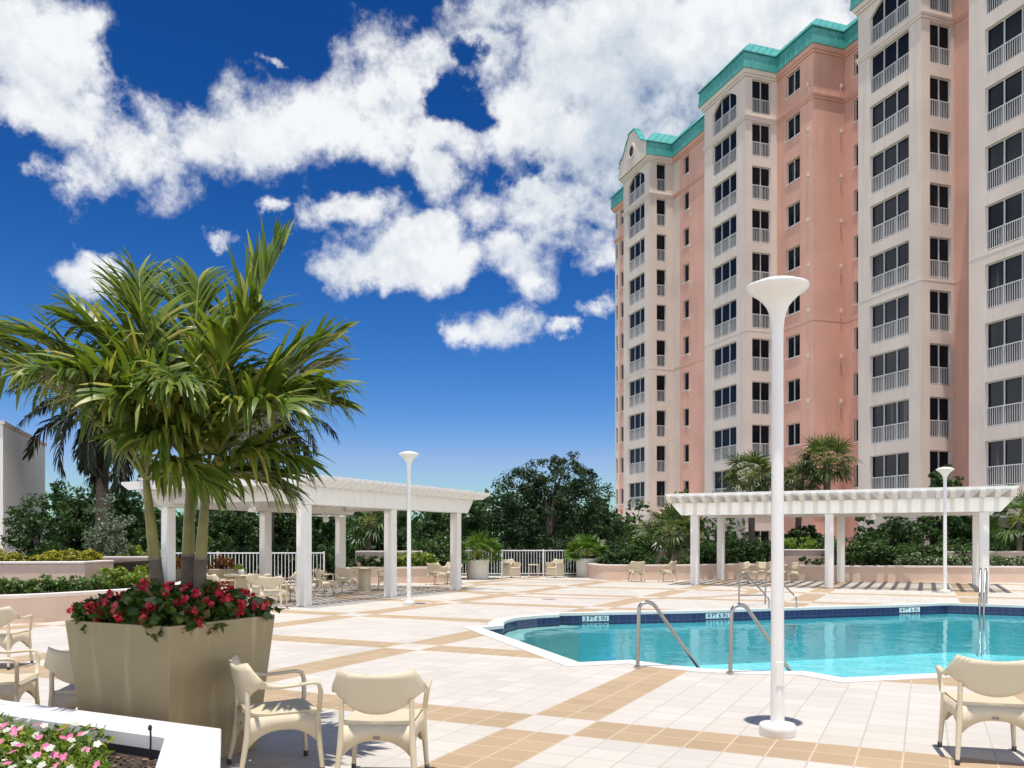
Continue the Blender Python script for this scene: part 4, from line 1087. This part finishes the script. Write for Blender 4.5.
for a_ in ((.10, .13, 31.08, 31.22), (.06, .06, 30.92, 31.077), (.12, .12, 3.72, 3.95), (.06, .06, 3.3, 3.717), (.012, .012, 16.2, 16.28)): ringband(foot, *a_, m_, mp_)
m_.build('belt_course', M['trim'], tower); mp_.build('belt_course')
m_, mp_ = MB(), Split()
for a_ in ((.08, .12, 33.95, 34.10), (.18, .28, 34.103, 34.36)): ringband(foot, *a_, m_, mp_)
m_.build('cornice', M['trim'], tower); mp_.build('cornice')
# green metal roof: seamed upright band, then slopes rising inwards
m_ = MB(); ringband(foot, .34, .28, 34.363, 35.45, m_); ringband(foot, .38, .38, 35.453, 35.53, m_)
oo = inset(foot, -.34); oi = inset(foot, -.28); nf_ = len(foot)
for i in range(nf_):
    a_, b_ = Vector(oo[i]), Vector(oo[(i + 1) % nf_]); c_, d_ = Vector(oi[i]), Vector(oi[(i + 1) % nf_]); ln = (b_ - a_).length; nn_ = max(1, int(ln / .55)); tg_ = (b_ - a_).normalized(); no = Vector((tg_.y, -tg_.x))
    for k_ in range(1, nn_):
        t_ = k_ / nn_; p_ = a_.lerp(b_, t_); q_ = c_.lerp(d_, t_); e_ = tg_ * .025
        m_.quad(loc3((*(p_ - e_ + no * .0), 34.38)), loc3((*(p_ + no * .05), 34.38)), loc3((*(q_ + no * .05), 35.44)), loc3((*(q_ - e_), 35.44)))
        m_.quad(loc3((*(p_ + no * .05), 34.38)), loc3((*(p_ + e_), 34.38)), loc3((*(q_ + e_), 35.44)), loc3((*(q_ + no * .05), 35.44)))
m_.build('roof_band', M['green'], tower)
def slopes():
    m_ = MB(); o_ = inset(foot, -.36); i_ = inset(foot, 1.05); n_ = len(foot)
    vs = [loc3((*p, 35.532)) for p in o_] + [loc3((*p, 37.0)) for p in i_]
    m_.add(vs, [(i, (i + 1) % n_, n_ + (i + 1) % n_, n_ + i) for i in range(n_)])
    tr_ = tessellate_polygon([[Vector((*p, 0)) for p in i_]]); m_.add(vs[n_:], [tuple(t_ if area3(i_, t_) > 0 else t_[::-1]) for t_ in tr_])
    for i in range(n_):
        a_, b_ = Vector(vs[i]), Vector(vs[(i + 1) % n_]); c_, d_ = Vector(vs[n_ + i]), Vector(vs[n_ + (i + 1) % n_]); k2 = max(2, int((b_ - a_).length / .5))
        for k_ in range(1, k2):
            t_ = k_ / k2; p_, q_ = a_.lerp(b_, t_), c_.lerp(d_, t_); w_ = (b_ - a_).normalized() * .02; u_ = Vector((0, 0, .05))
            m_.quad(p_ - w_, p_ + u_, q_ + u_, q_ - w_); m_.quad(p_ + u_, p_ + w_, q_ + w_, q_ + u_)
    return m_
slopes().build('roof', M['green'], tower)
# shaped gable on the left bay
gm = MB(); gp_ = [(65.1, 34.3), (65.1, 35.55), (65.35, 35.75), (65.75, 35.9), (66.15, 36.3), (66.5, 36.8), (66.95, 37.15), (67.05, 37.45), (68.15, 37.45), (68.25, 37.15), (68.7, 36.8), (69.05, 36.3), (69.45, 35.9), (69.85, 35.75), (70.1, 35.55), (70.1, 34.3)]
def plate(pts, v0, v1, mb_):
    n_ = len(pts); vs = [loc3((v0, s, z)) for s, z in pts] + [loc3((v1, s, z)) for s, z in pts]
    tr_ = tessellate_polygon([[Vector((s, z, 0)) for s, z in pts]])
    mb_.add(vs, [t_ for t_ in tr_] + [tuple(n_ + i for i in t_) for t_ in tr_] + [(i, (i + 1) % n_, n_ + (i + 1) % n_, n_ + i) for i in range(n_)])
    return mb_
plate(gp_, 33.74, 34.2, gm); gab = gm.build('gable', M['cream'], tower)
cp = [(s, z) for s, z in gp_[1:-1]]; cm = MB()
for i in range(len(cp) - 1):
    (s0_, z0_), (s1_, z1_) = cp[i], cp[i + 1]; plate([(s0_, z0_ + .002), (s1_, z1_ + .002), (s1_, z1_ + .12), (s0_, z0_ + .12)], 33.66, 34.3, cm)
cm.build('gable_cap', M['green'], gab)
rg = MB(); n_ = 28
for (r0_, r1_, d_) in ((.42, .60, .08),):
    vs = []
    for i in range(n_):
        a = 2 * pi * i / n_
        for (r_, dd) in ((r0_, 0), (r0_, d_), (r1_, d_), (r1_, 0)): vs.append(loc3((33.74 - dd, 67.6 + r_ * cos(a), 35.75 + r_ * 1.15 * sin(a))))
    rg.add(vs, [(4 * i + k_, 4 * ((i + 1) % n_) + k_, 4 * ((i + 1) % n_) + k_ + 1, 4 * i + k_ + 1) for i in range(n_) for k_ in range(3)])
ocu = rg.build('oculus', M['trim'], gab)
MB().add([loc3((33.735, 67.6 + .42 * cos(2 * pi * i / n_), 35.75 + .48 * sin(2 * pi * i / n_))) for i in range(n_)], [tuple(range(n_))]).build('louvre', M['dark'], ocu)
# drain spouts that stick out of the pink walls at every floor
ds = None
for (kind, pl_, s_) in (('L', 36.83, 47.55), ('R', 47.1, 39.0), ('L', 36.45, 62.2), ('R', 47.1, 37.1)):
    if kind == 'R' and s_ < 38: continue
    for z in SILL[:9]:
        p_ = face_pt(kind, pl_, s_, z + .5)
        if ds is None: ds = MB().box(-.06, .06, -.16, 0, -.1, .12, .01).box(-.035, .035, -.015, 0, -.5, -.1).build('drain_spout', M['trim'], tower); o = ds
        else: o = ds.copy(); COL.objects.link(o); o.parent = tower
        o.location = loc3(p_); o.rotation_euler = (0, 0, -pi / 2 if kind == 'L' else 0)
# ground-floor canopy slab seen behind the right pergola's end
MB().box(-1.2, 0, -22, -12.5, 3.0, 3.25).build('canopy', M['trim'], tower)

# ------------------------------------------------------------------ trees
tree('oak_tree', 'big dark green oak behind the white back railing', 'tree', at(550, 46), 46, -.33, 6.7,
     [(0, 0, 3.2, 2.9, 2.2, 2.2), (-1.7, 0, 4.1, 1.6, 1.5, 1.7), (1.8, 0, 3.9, 1.6, 1.6, 1.8), (.3, 0, 5.0, 1.6, 1.3, 1.5), (-2.7, 0, 2.2, 1.4, 1.4, 1.8), (2.6, 0, 2.2, 1.2, 1.3, 1.8), (0, -.6, 1.4, 2.9, 1.6, 1.4), (-1.1, 0, 5.4, .8, .7, 1.0), (1.3, 0, 5.4, .6, .5, 1.2), (.2, 0, 5.9, .5, .5, .9)],
     L_oak, 31, 400, 80, .42, .16, .2, 10, shell=.2)
def bushtree(label, px, Y, ytop, halfpx, mat, seed, name='broadleaf_tree', n=150, size=.2, group='trees beyond the terrace', sh=.3, per=55):
    h = hz(ytop, Y) + .33; rx = halfpx / F * Y; rnd = random.Random(seed)
    cr = [(0, 0, h * .52, rx * .85, rx * .8, h * .42)]
    for i in range(5): cr.append((rx * rnd.uniform(-.65, .65), rnd.uniform(-.4, .4) * rx, h * rnd.uniform(.25, .78), rx * rnd.uniform(.35, .55), rx * .5, h * rnd.uniform(.16, .24)))
    return tree(name, label, 'tree', at(px, Y), Y, -.33, h, cr, mat, seed, n, per, max(.25, rx * .16), size, .13, 6, group, shell=sh)
bushtree('tall dense tree rising behind the left corner of the left pergola', 292, 42, 447, 42, L_dark, 51)
bushtree('dense tree between the left pergola roof and the oak', 452, 43, 486, 42, L_dark, 52)
bushtree('dense dark tree seen through the middle of the left pergola', 385, 41, 492, 42, L_dark, 53)
bushtree('dark tree seen through the left part of the left pergola', 318, 39, 498, 40, L_dark, 54, n=170)
bushtree('dark tree behind the railing left of the left pergola', 236, 38, 478, 44, L_dark, 55, n=170)
bushtree('bright green bush tree just behind the palm trunks', 205, 33.5, 520, 26, L_mid, 56, n=110)
bushtree('rounded green tree behind the leaning palm', 165, 34, 500, 30, L_mid, 57, n=110)
bushtree('tall dark tree on the skyline left of the leaning palm', 118, 42, 470, 40, L_dark, 58)
bushtree('dark tree on the skyline right of the beige building', 70, 44, 480, 42, L_dark, 59)
bushtree('grey green silver buttonwood above the terrace wall', 108, 27, 494, 28, L_silver, 60, 'silver_tree', 120, .10, None)
bushtree('feathery dark juniper before the beige building', 40, 25.5, 490, 42, L_dark, 61, 'juniper_tree', 130, .13, None)
bushtree('low dark tree left of the tower foot, right of the oak', 606, 52, 516, 20, L_oak, 62, n=90)
bushtree('sprawling leafy tree against the tower, behind the right lamp post', 940, 42, 455, 28, L_dark, 63, 'broadleaf_tree', 60, .26, None, .5, 40)
bushtree('dark tree under the right pergola roof line, left of the right lamp', 885, 41, 508, 42, L_dark, 64, n=140)
bushtree('dark tree under the right pergola roof line, behind its right posts', 968, 41, 503, 38, L_dark, 65, n=130)
bushtree('leafy tree behind the middle of the right pergola', 800, 42, 520, 32, L_dark, 66, n=110)
bushtree('leafy tree at the far right picture edge', 1040, 37, 488, 34, L_mid, 67, n=110)
rngw = np.random.default_rng(77)
wood = [(x, 58 + rngw.uniform(-3, 6), rngw.uniform(1.4, 2.2), 4.2, 2.5, rngw.uniform(2.2, 3.2)) for x in np.arange(-66, 14, 3.0)]
o = quads('far_woodland', L_dark, cloud(78, wood, 1500, 30, 1.0, .55, shell=.3), None, (0, 0, -.33)); tag(o, 'far-off belt of dark woodland beyond the terrace', 'woodland', kind='stuff')

# royal palms behind
def royal(label, px, Y, ytop, nf, seed, ln, lean=0):
    rng = np.random.default_rng(seed); z = hz(ytop, Y); t = empty('royal_palm', (at(px, Y), Y, -.33), 0, label, 'palm')
    zt = z + .33; MB().tube([(0, 0, -.05), (.1, 0, zt * .5), (0, 0, zt)], [.26, .22, .14], 12).build('trunk', M['palm_gray'], t)
    for i in range(nf):
        az = i * 2.39996 * 180 / pi + rng.uniform(-10, 10); el = 62 - 125 * (i / nf) + rng.uniform(-6, 6)
        Pp, lf = frond(rng, ln * rng.uniform(.85, 1.1), el, 75 + rng.uniform(-10, 20), nl=38, ll=.85, lw=.085, hang=75, vee=5, start=.14)
        fo = frond_mesh(Pp, lf, 0).build('frond', L_royal, t, loc=(0, 0, zt)); fo.rotation_euler = (0, 0, R(az))
        kk = len(Pp); MB().tube([Vector(p) for p in Pp], [.04 * (1 - .8 * j / kk) for j in range(kk)], 5).build('rachis', M['rock'], fo)
royal('dark royal palm behind the leaning palm, near the beige building', 100, 31, 406, 30, 71, 3.2)
royal('dark royal palm mostly hidden behind the right palm of the cluster', 266, 33, 418, 26, 72, 2.9)

# sabal palms and other palms by the tower
fan_palm('sabal_palm', 'shaggy sabal palm against the tower, left of the near lamp post', at(752, 41), 41, -.33, hz(470, 41), 1.0, 46, 81, L_sabal, .85, .16, skirt=1.)
fan_palm('sabal_palm', 'shaggy sabal palm against the pink wall, right of the near lamp post', at(795, 42), 42, -.33, hz(474, 42), .85, 40, 82, L_sabal, .75, .15, skirt=1.)
fan_palm('sabal_palm', 'tallest sabal palm against the pink wall, with a bare dark trunk', at(829, 41), 41, -.33, hz(458, 41) + .1, 1.0, 50, 83, L_sabal, .85, .16, skirt=1.)
fan_palm('fan_palm', 'green fan palm at the foot of the tower, above the curved wall', at(668, 37.3), 37.3, .5, 1.45, 1.0, 34, 84, L_sabal, .85, .12, skirt=.7)
fan_palm('fan_palm', 'small yellow green palm left of the larger fan palm at the tower foot', at(645, 37.2), 37.2, .5, .75, .45, 16, 85, L_lime, .5, .07, skirt=.8, low=-.2)
fan_palm('fan_palm', 'small yellow green palm just left of the right pergola post', at(686, 37.4), 37.4, .5, .45, .5, 16, 86, L_lime, .45, .07, skirt=.8, low=-.2)
fan_palm('fan_palm', 'drooping fan palm seen through the left pergola', at(368, 35.5), 35.5, -.33, 2.7, 1.0, 30, 87, L_mid, .85, .1, skirt=.9)
fan_palm('fan_palm', 'fan palm at the right picture edge below the canopy', at(1020, 34.5), 34.5, .5, 1.9, 1.0, 26, 88, L_mid, .8, .1, skirt=.8)

# ------------------------------------------------------------------ shrubs
rs = random.Random(9); L_bed = leafmat('bed_leaves', (.045, .10, .018), (.11, .19, .035), (.20, .27, .06), trans=.3)
for i in range(9): shrub('shrub', 'green shrub in the bed behind the low curved wall on the left', at(2 + 12.2 * i, 17.9 + .17 * i) , 17.9 + .17 * i, .44, .30, .30, rs.uniform(.15, .24), L_bed, 400 + i, 'green shrubs in the left flower bed', 26, 30, .075)
for i, (px, Y) in enumerate(((112, 20.4), (124, 20.6), (136, 20.9), (143, 22.5))): shrub('shrub', 'lime green shrub beside the end of the terrace wall', at(px, Y), Y, .44, .38, .35, .26, L_lime, 420 + i, 'lime shrubs by the terrace wall', 30, 34, .085)
for i, px in enumerate((6, 18, 44, 56, 72, 84, 92)): shrub('croton', 'yellow croton on top of the left terrace wall', at(px, 22.6), 22.6, 1.0, .30, .28, rs.uniform(.12, .24), L_yellow, 430 + i, 'yellow crotons above the terrace wall', 22, 22, .12, .45, 'plant')
for i, px in enumerate((132, 150)): shrub('shrub', 'yellow green shrub on the short wall left of the leaning palm', at(px, 27), 27, .9, .45, .4, .25, L_lime, 440 + i, 'shrubs on the short wall', 26, 26, .1)
shrub('hibiscus_bush', 'green bush with red flower right of the left lamp post', at(436, 34.8), 34.8, .3, 1.1, .8, .75, L_mid, 450, None, 70, 40, .13)
for i, px in enumerate((398, 408, 417, 426)): shrub('shrub', 'bright lime shrub behind the low curved wall near the left lamp', at(px, 33), 33, .5, .40, .35, .32, L_lime, 455 + i, 'lime shrubs near the left lamp', 24, 28, .11)
for i, px in enumerate((360, 372, 384)): shrub('shrub', 'dark shrub before the raised counter wall', at(px, 32.6), 32.6, .5, .42, .32, .26, L_dark, 460 + i, 'shrubs before the counter wall', 22, 28, .1)
for i in range(7): shrub('shrub', 'dark green shrub in the bed behind the curved wall, left of the two chairs', at(608 + 6 * i, 35.4 + .15 * i), 35.4 + .15 * i, .52, .42, .4, rs.uniform(.28, .42), L_dark, 470 + i, 'shrubs behind the two chairs', 28, 34, .11)
shrub('shrub', 'tall dark green bush behind the two chairs at the curved wall', at(636, 36.8), 36.8, .5, .75, .6, .62, L_dark, 480, None, 50, 40, .12)
for i, px in enumerate((650, 664, 684)): shrub('shrub', 'small green plant in the curved bed near the right pergola', at(px, 35.2), 35.2, .52, .28, .26, .22, L_mid, 483 + i, 'small plants in the curved bed', 18, 24, .09)
for i in range(8): shrub('hedge_shrub', 'dark green hedge shrub behind the left part of the right pergola', at(704 + 9 * i, 36.3), 36.3, .5, .55, .5, rs.uniform(.48, .66), L_dark, 490 + i, 'hedge behind the right pergola, left part', 40, 38, .12)
for i in range(15): shrub('hedge_shrub', 'green hedge shrub behind the right part of the right pergola', at(838 + 9.3 * i, 36.2 - .12 * i), 36.2 - .12 * i, .5, .5, .45, rs.uniform(.4, .58), L_mid if i % 3 else L_dark, 510 + i, 'hedge behind the right pergola, right part', 36, 36, .11)
L_hy = leafmat('white_flower_shrub', (.06, .11, .03), (.13, .19, .06), (.68, .66, .60), trans=.3)
for i in range(13): shrub('flowering_shrub', 'white-flowering shrub along the wall behind the right pergola', at(905 + 9.5 * i, 34.4 - .1 * i), 34.4 - .1 * i, .5, .34, .3, rs.uniform(.22, .3), L_hy, 530 + i, 'white-flowering shrubs by the right wall', 26, 30, .09)
for i, px in enumerate((804, 818, 870, 885)): shrub('shrub', 'small dark plant on the curved wall behind the right pergola', at(px, 35.9), 35.9, .5, .26, .25, .2, L_dark, 550 + i, 'small plants behind the right pergola', 16, 20, .09)
for i, px in enumerate((790, 806, 822, 836)): shrub('shrub', 'yellow green shrub on top of the upper wall block behind the right pergola', at(px, 38.4), 38.4, .9, .6, .5, .42, L_lime if i < 2 else L_mid, 556 + i, 'shrubs on the upper wall block', 30, 30, .12)
for i in range(4): shrub('hedge_shrub', 'dark hedge shrub at the right picture edge above the wall', at(985 + 16 * i, 37.5), 37.5, .6, .65, .5, .6, L_dark, 565 + i, 'hedge at the right edge', 36, 36, .13)

for i in range(15): shrub('hedge_shrub', 'dark hedge shrub behind the railing between the round planters', -4.6 + .66 * i, 39.4, -.33, .62, .55, rs.uniform(.75, 1.0), L_oak, 600 + i, 'hedge behind the back railing', 34, 40, .15)
soil_bed([(-15.5, 31.2), (-7.0, 31.9), (-7.0, 38), (-22, 38)], .06)
for i in range(15): shrub('hedge_shrub', 'dark hedge shrub behind the railing of the left pergola', -14.6 + .56 * i, 32.4 + .02 * i, .05, .55, .5, rs.uniform(.6, .85), L_dark, 620 + i, 'hedge behind the left railing', 34, 38, .14)

# ------------------------------------------------------------------ deck drains
for px, py, lab in ((498, 589.5, 'small round deck drain nearer the left pergola'), (549, 599.5, 'small round deck drain near the pool edge')):
    x, y = gp(px, py); t = empty('deck_drain', (x, y, .001), 0, lab, 'drain')
    MB().lathe([(.20, 0), (.20, .006), (.16, .008), (0, .008)][::-1], 24).build('cover', M['brass'], t); MB().lathe([(.22, 0), (.22, .005), (.2, .005)], 24).build('ring', M['coping'], t)

# ------------------------------------------------------------------ light, sky, camera
SUN = Vector((-.13, -.55, 3.8)).normalized()
el = math.asin(SUN.z); az = math.atan2(SUN.x, SUN.y)
sd = bpy.data.lights.new('sun', 'SUN'); sd.energy = 3.4; sd.angle = R(.53); sd.color = (1., .955, .89)
so = bpy.data.objects.new('sun', sd); COL.objects.link(so); so.location = (0, 0, 60)
so.rotation_euler = SUN.to_track_quat('Z', 'Y').to_euler()
w = bpy.data.worlds.new('World'); scn.world = w; w.use_nodes = True
N, L = w.node_tree.nodes, w.node_tree.links
bg = N['Background']; STR = .10; bg.inputs['Strength'].default_value = STR
sk = N.new('ShaderNodeTexSky'); sk.sky_type = 'NISHITA'; sk.sun_disc = False; sk.sun_elevation = el; sk.sun_rotation = az; sk.air_density = 1.0; sk.dust_density = .3; sk.ozone_density = 3.0
sc3 = N.new('ShaderNodeSeparateColor'); L.new(sk.outputs[0], sc3.inputs[0])
ch = [mth(N, L, 'MULTIPLY', mth(N, L, 'POWER', sc3.outputs[c_], p_), k__) for c_, p_, k__ in ((0, 3.2, .026), (1, 2.0, .105), (2, 1.9, .148))]
ch[0] = mth(N, L, 'MINIMUM', ch[0], mth(N, L, 'MULTIPLY', ch[1], .62))
tint = N.new('ShaderNodeCombineColor')
for c_ in range(3): L.new(mth(N, L, 'MINIMUM', ch[c_], 9.0), tint.inputs[c_])
tc = N.new('ShaderNodeTexCoord'); sx = N.new('ShaderNodeSeparateXYZ'); L.new(tc.outputs['Generated'], sx.inputs[0])
azn = mth(N, L, 'ARCTAN2', sx.outputs[0], sx.outputs[1]); eln = mth(N, L, 'ARCSINE', sx.outputs[2])
cmb = N.new('ShaderNodeCombineXYZ'); L.new(azn, cmb.inputs[0]); L.new(eln, cmb.inputs[1])
def nz_(scale, detail, rough, off=0.):
    n_ = N.new('ShaderNodeTexNoise'); n_.inputs['Scale'].default_value = scale; n_.inputs['Detail'].default_value = detail; n_.inputs['Roughness'].default_value = rough
    if off:
        ad = N.new('ShaderNodeVectorMath'); ad.operation = 'ADD'; ad.inputs[1].default_value = (off, off * .7, off * .3); L.new(tc.outputs['Generated'], ad.inputs[0]); L.new(ad.outputs[0], n_.inputs['Vector'])
    else: L.new(tc.outputs['Generated'], n_.inputs['Vector'])
    return n_
wv = nz_(11, 6, .62, 3.1)
wp = N.new('ShaderNodeVectorMath'); wp.operation = 'MULTIPLY_ADD'; L.new(wv.outputs['Color'], wp.inputs[0]); wp.inputs[1].default_value = (.13, .09, 0); wp.inputs[2].default_value = (-.065, -.045, 0)
pos = N.new('ShaderNodeVectorMath'); pos.operation = 'ADD'; L.new(cmb.outputs[0], pos.inputs[0]); L.new(wp.outputs[0], pos.inputs[1])
CL = [(45, 58, 64, 52), (20, 30, 55, 40), (88, 62, 40, 38), (75, 15, 42, 26), (22, 98, 38, 30), (72, 115, 42, 36),
      (78, 165, 42, 30), (128, 158, 58, 38), (185, 142, 58, 42), (238, 132, 52, 40), (288, 120, 58, 44), (338, 108, 58, 46), (385, 108, 55, 48), (425, 60, 38, 34), (400, 78, 40, 40), (440, 135, 60, 26),
      (442, 178, 26, 28), (470, 140, 40, 28), (510, 18, 62, 44), (478, 62, 34, 40), (505, 100, 36, 34), (560, 60, 75, 66), (650, 60, 120, 100), (760, 40, 140, 95), (850, 60, 130, 110), (620, 145, 90, 66), (590, 195, 60, 36), (530, 205, 56, 30), (520, 150, 40, 36),
      (565, 235, 58, 32), (590, 258, 30, 22), (520, 262, 64, 26), (462, 272, 38, 18), (402, 256, 54, 28), (366, 270, 36, 18), (432, 240, 34, 18),
      (342, 214, 36, 18), (272, 206, 12, 9), (482, 328, 38, 24), (458, 334, 20, 14), (90, 273, 36, 18), (600, 308, 30, 15), (566, 333, 20, 10), (265, 63, 18, 9), (222, 233, 20, 9)]
HOLES = [(450, 100, 20, 13), (463, 60, 8, 10), (521, 163, 17, 16), (150, 70, 36, 36), (484, 113, 14, 10), (10, 165, 30, 28)]
def ell(px, py, rx, ry):
    dx, dz = (px - CX) / F, (HY - py) / F; a_ = math.atan(dx); e_ = math.atan(dz / math.sqrt(1 + dx * dx))
    ra = rx / F * cos(a_) ** 2; re = ry / F * cos(e_) ** 2 * cos(a_)
    v_ = N.new('ShaderNodeVectorMath'); v_.operation = 'MULTIPLY_ADD'; L.new(pos.outputs[0], v_.inputs[0]); v_.inputs[1].default_value = (1 / ra, 1 / re, 0); v_.inputs[2].default_value = (-a_ / ra, -e_ / re, 0)
    l_ = N.new('ShaderNodeVectorMath'); l_.operation = 'LENGTH'; L.new(v_.outputs[0], l_.inputs[0]); return l_.outputs['Value']
acc = hol = None
for q_ in CL:
    o_ = ell(*q_); acc = o_ if acc is None else mth(N, L, 'SMOOTH_MIN', acc, o_, .12)
for q_ in HOLES:
    o_ = ell(*q_); hol = o_ if hol is None else mth(N, L, 'MINIMUM', hol, o_)
def shifted(dz):
    ad = N.new('ShaderNodeVectorMath'); ad.operation = 'ADD'; ad.inputs[1].default_value = (0, 0, dz); L.new(tc.outputs['Generated'], ad.inputs[0]); return ad.outputs[0]
def puff(vec):
    vo = N.new('ShaderNodeTexVoronoi'); vo.feature = 'F1'; vo.inputs['Scale'].default_value = 17; L.new(vec, vo.inputs['Vector'])
    f_ = N.new('ShaderNodeTexNoise'); f_.inputs['Scale'].default_value = 10; f_.inputs['Detail'].default_value = 10; f_.inputs['Roughness'].default_value = .64; L.new(vec, f_.inputs['Vector'])
    return mth(N, L, 'ADD', mth(N, L, 'MULTIPLY_ADD', vo.outputs['Distance'], -.75, .44), mth(N, L, 'MULTIPLY_ADD', f_.outputs['Fac'], 3.5, -1.75))
p0_, p1_ = puff(shifted(0)), puff(shifted(.016))
dens = mth(N, L, 'MINIMUM', mth(N, L, 'MULTIPLY', mth(N, L, 'SUBTRACT', 1.0, acc), .85), .52)
dens = mth(N, L, 'SUBTRACT', dens, mth(N, L, 'MULTIPLY', mth(N, L, 'MAXIMUM', mth(N, L, 'SUBTRACT', 2.0, hol), 0.), .50))
dens = mth(N, L, 'ADD', mth(N, L, 'ADD', dens, p0_), .07)
# bright unseen clouds added outside the view as fill light for the walls
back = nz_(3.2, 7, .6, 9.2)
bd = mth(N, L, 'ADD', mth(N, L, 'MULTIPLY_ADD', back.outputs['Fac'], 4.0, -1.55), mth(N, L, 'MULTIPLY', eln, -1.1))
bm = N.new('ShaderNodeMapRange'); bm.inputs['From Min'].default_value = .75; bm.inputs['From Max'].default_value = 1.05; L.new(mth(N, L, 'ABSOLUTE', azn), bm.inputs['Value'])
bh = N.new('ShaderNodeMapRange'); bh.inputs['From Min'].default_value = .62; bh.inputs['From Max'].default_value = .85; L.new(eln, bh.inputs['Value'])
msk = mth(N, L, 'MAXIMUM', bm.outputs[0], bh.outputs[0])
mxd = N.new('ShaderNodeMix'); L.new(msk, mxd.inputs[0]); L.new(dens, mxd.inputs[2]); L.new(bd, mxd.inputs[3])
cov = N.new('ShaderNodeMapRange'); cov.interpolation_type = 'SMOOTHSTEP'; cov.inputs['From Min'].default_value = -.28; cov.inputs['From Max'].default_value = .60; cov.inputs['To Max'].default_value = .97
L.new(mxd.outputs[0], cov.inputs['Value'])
shd = nz_(8, 9, .6, 12.4)
gv = N.new('ShaderNodeVectorMath'); gv.operation = 'MULTIPLY_ADD'; L.new(pos.outputs[0], gv.inputs[0]); gv.inputs[1].default_value = (1 / .17, 1 / .085, 0); gv.inputs[2].default_value = (-.155 / .17, -.44 / .085, 0)
gl_ = N.new('ShaderNodeVectorMath'); gl_.operation = 'LENGTH'; L.new(gv.outputs[0], gl_.inputs[0])
gy = N.new('ShaderNodeMapRange'); gy.interpolation_type = 'SMOOTHSTEP'; gy.inputs['From Min'].default_value = 1.3; gy.inputs['From Max'].default_value = .2; gy.inputs['To Max'].default_value = .20; L.new(gl_.outputs['Value'], gy.inputs['Value'])
rel = mth(N, L, 'MULTIPLY', mth(N, L, 'SUBTRACT', p0_, p1_), .20)  # overhead light put into cloud colour: brighter tops, greyer bases
shv = mth(N, L, 'ADD', mth(N, L, 'SUBTRACT', mth(N, L, 'MULTIPLY_ADD', shd.outputs['Fac'], .6, .24), gy.outputs[0]), rel)
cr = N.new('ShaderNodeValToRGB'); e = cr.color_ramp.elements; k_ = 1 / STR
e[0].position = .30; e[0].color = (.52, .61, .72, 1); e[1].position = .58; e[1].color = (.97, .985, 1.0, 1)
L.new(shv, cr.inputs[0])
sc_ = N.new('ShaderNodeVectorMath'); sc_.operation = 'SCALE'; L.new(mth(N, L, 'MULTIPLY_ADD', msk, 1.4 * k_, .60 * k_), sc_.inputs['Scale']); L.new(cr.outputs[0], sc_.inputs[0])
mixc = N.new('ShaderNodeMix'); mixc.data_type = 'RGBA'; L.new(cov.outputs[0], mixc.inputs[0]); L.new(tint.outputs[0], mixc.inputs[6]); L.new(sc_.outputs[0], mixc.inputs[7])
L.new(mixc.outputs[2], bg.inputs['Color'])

cd = bpy.data.cameras.new('camera'); co = bpy.data.objects.new('camera', cd); COL.objects.link(co)
co.location = (0, 0, EYE); co.rotation_euler = (pi / 2, 0, 0); cd.sensor_width = 36; cd.lens = 36 * F / 1024; cd.shift_y = (HY - 384) / 1024; cd.clip_start = .1; cd.clip_end = 3000
scn.camera = co
scn.render.resolution_x, scn.render.resolution_y = 1024, 768
vs_ = scn.view_settings; vs_.view_transform = 'Standard'; vs_.look = 'None'; vs_.exposure = .70; vs_.gamma = 1; vs_.use_curve_mapping = False
cy = scn.cycles; cy.use_denoising = True; cy.max_bounces = 8; cy.transparent_max_bounces = 8; cy.diffuse_bounces = 4; cy.glossy_bounces = 3; cy.caustics_reflective = False; cy.caustics_refractive = False; cy.sample_clamp_indirect = 8
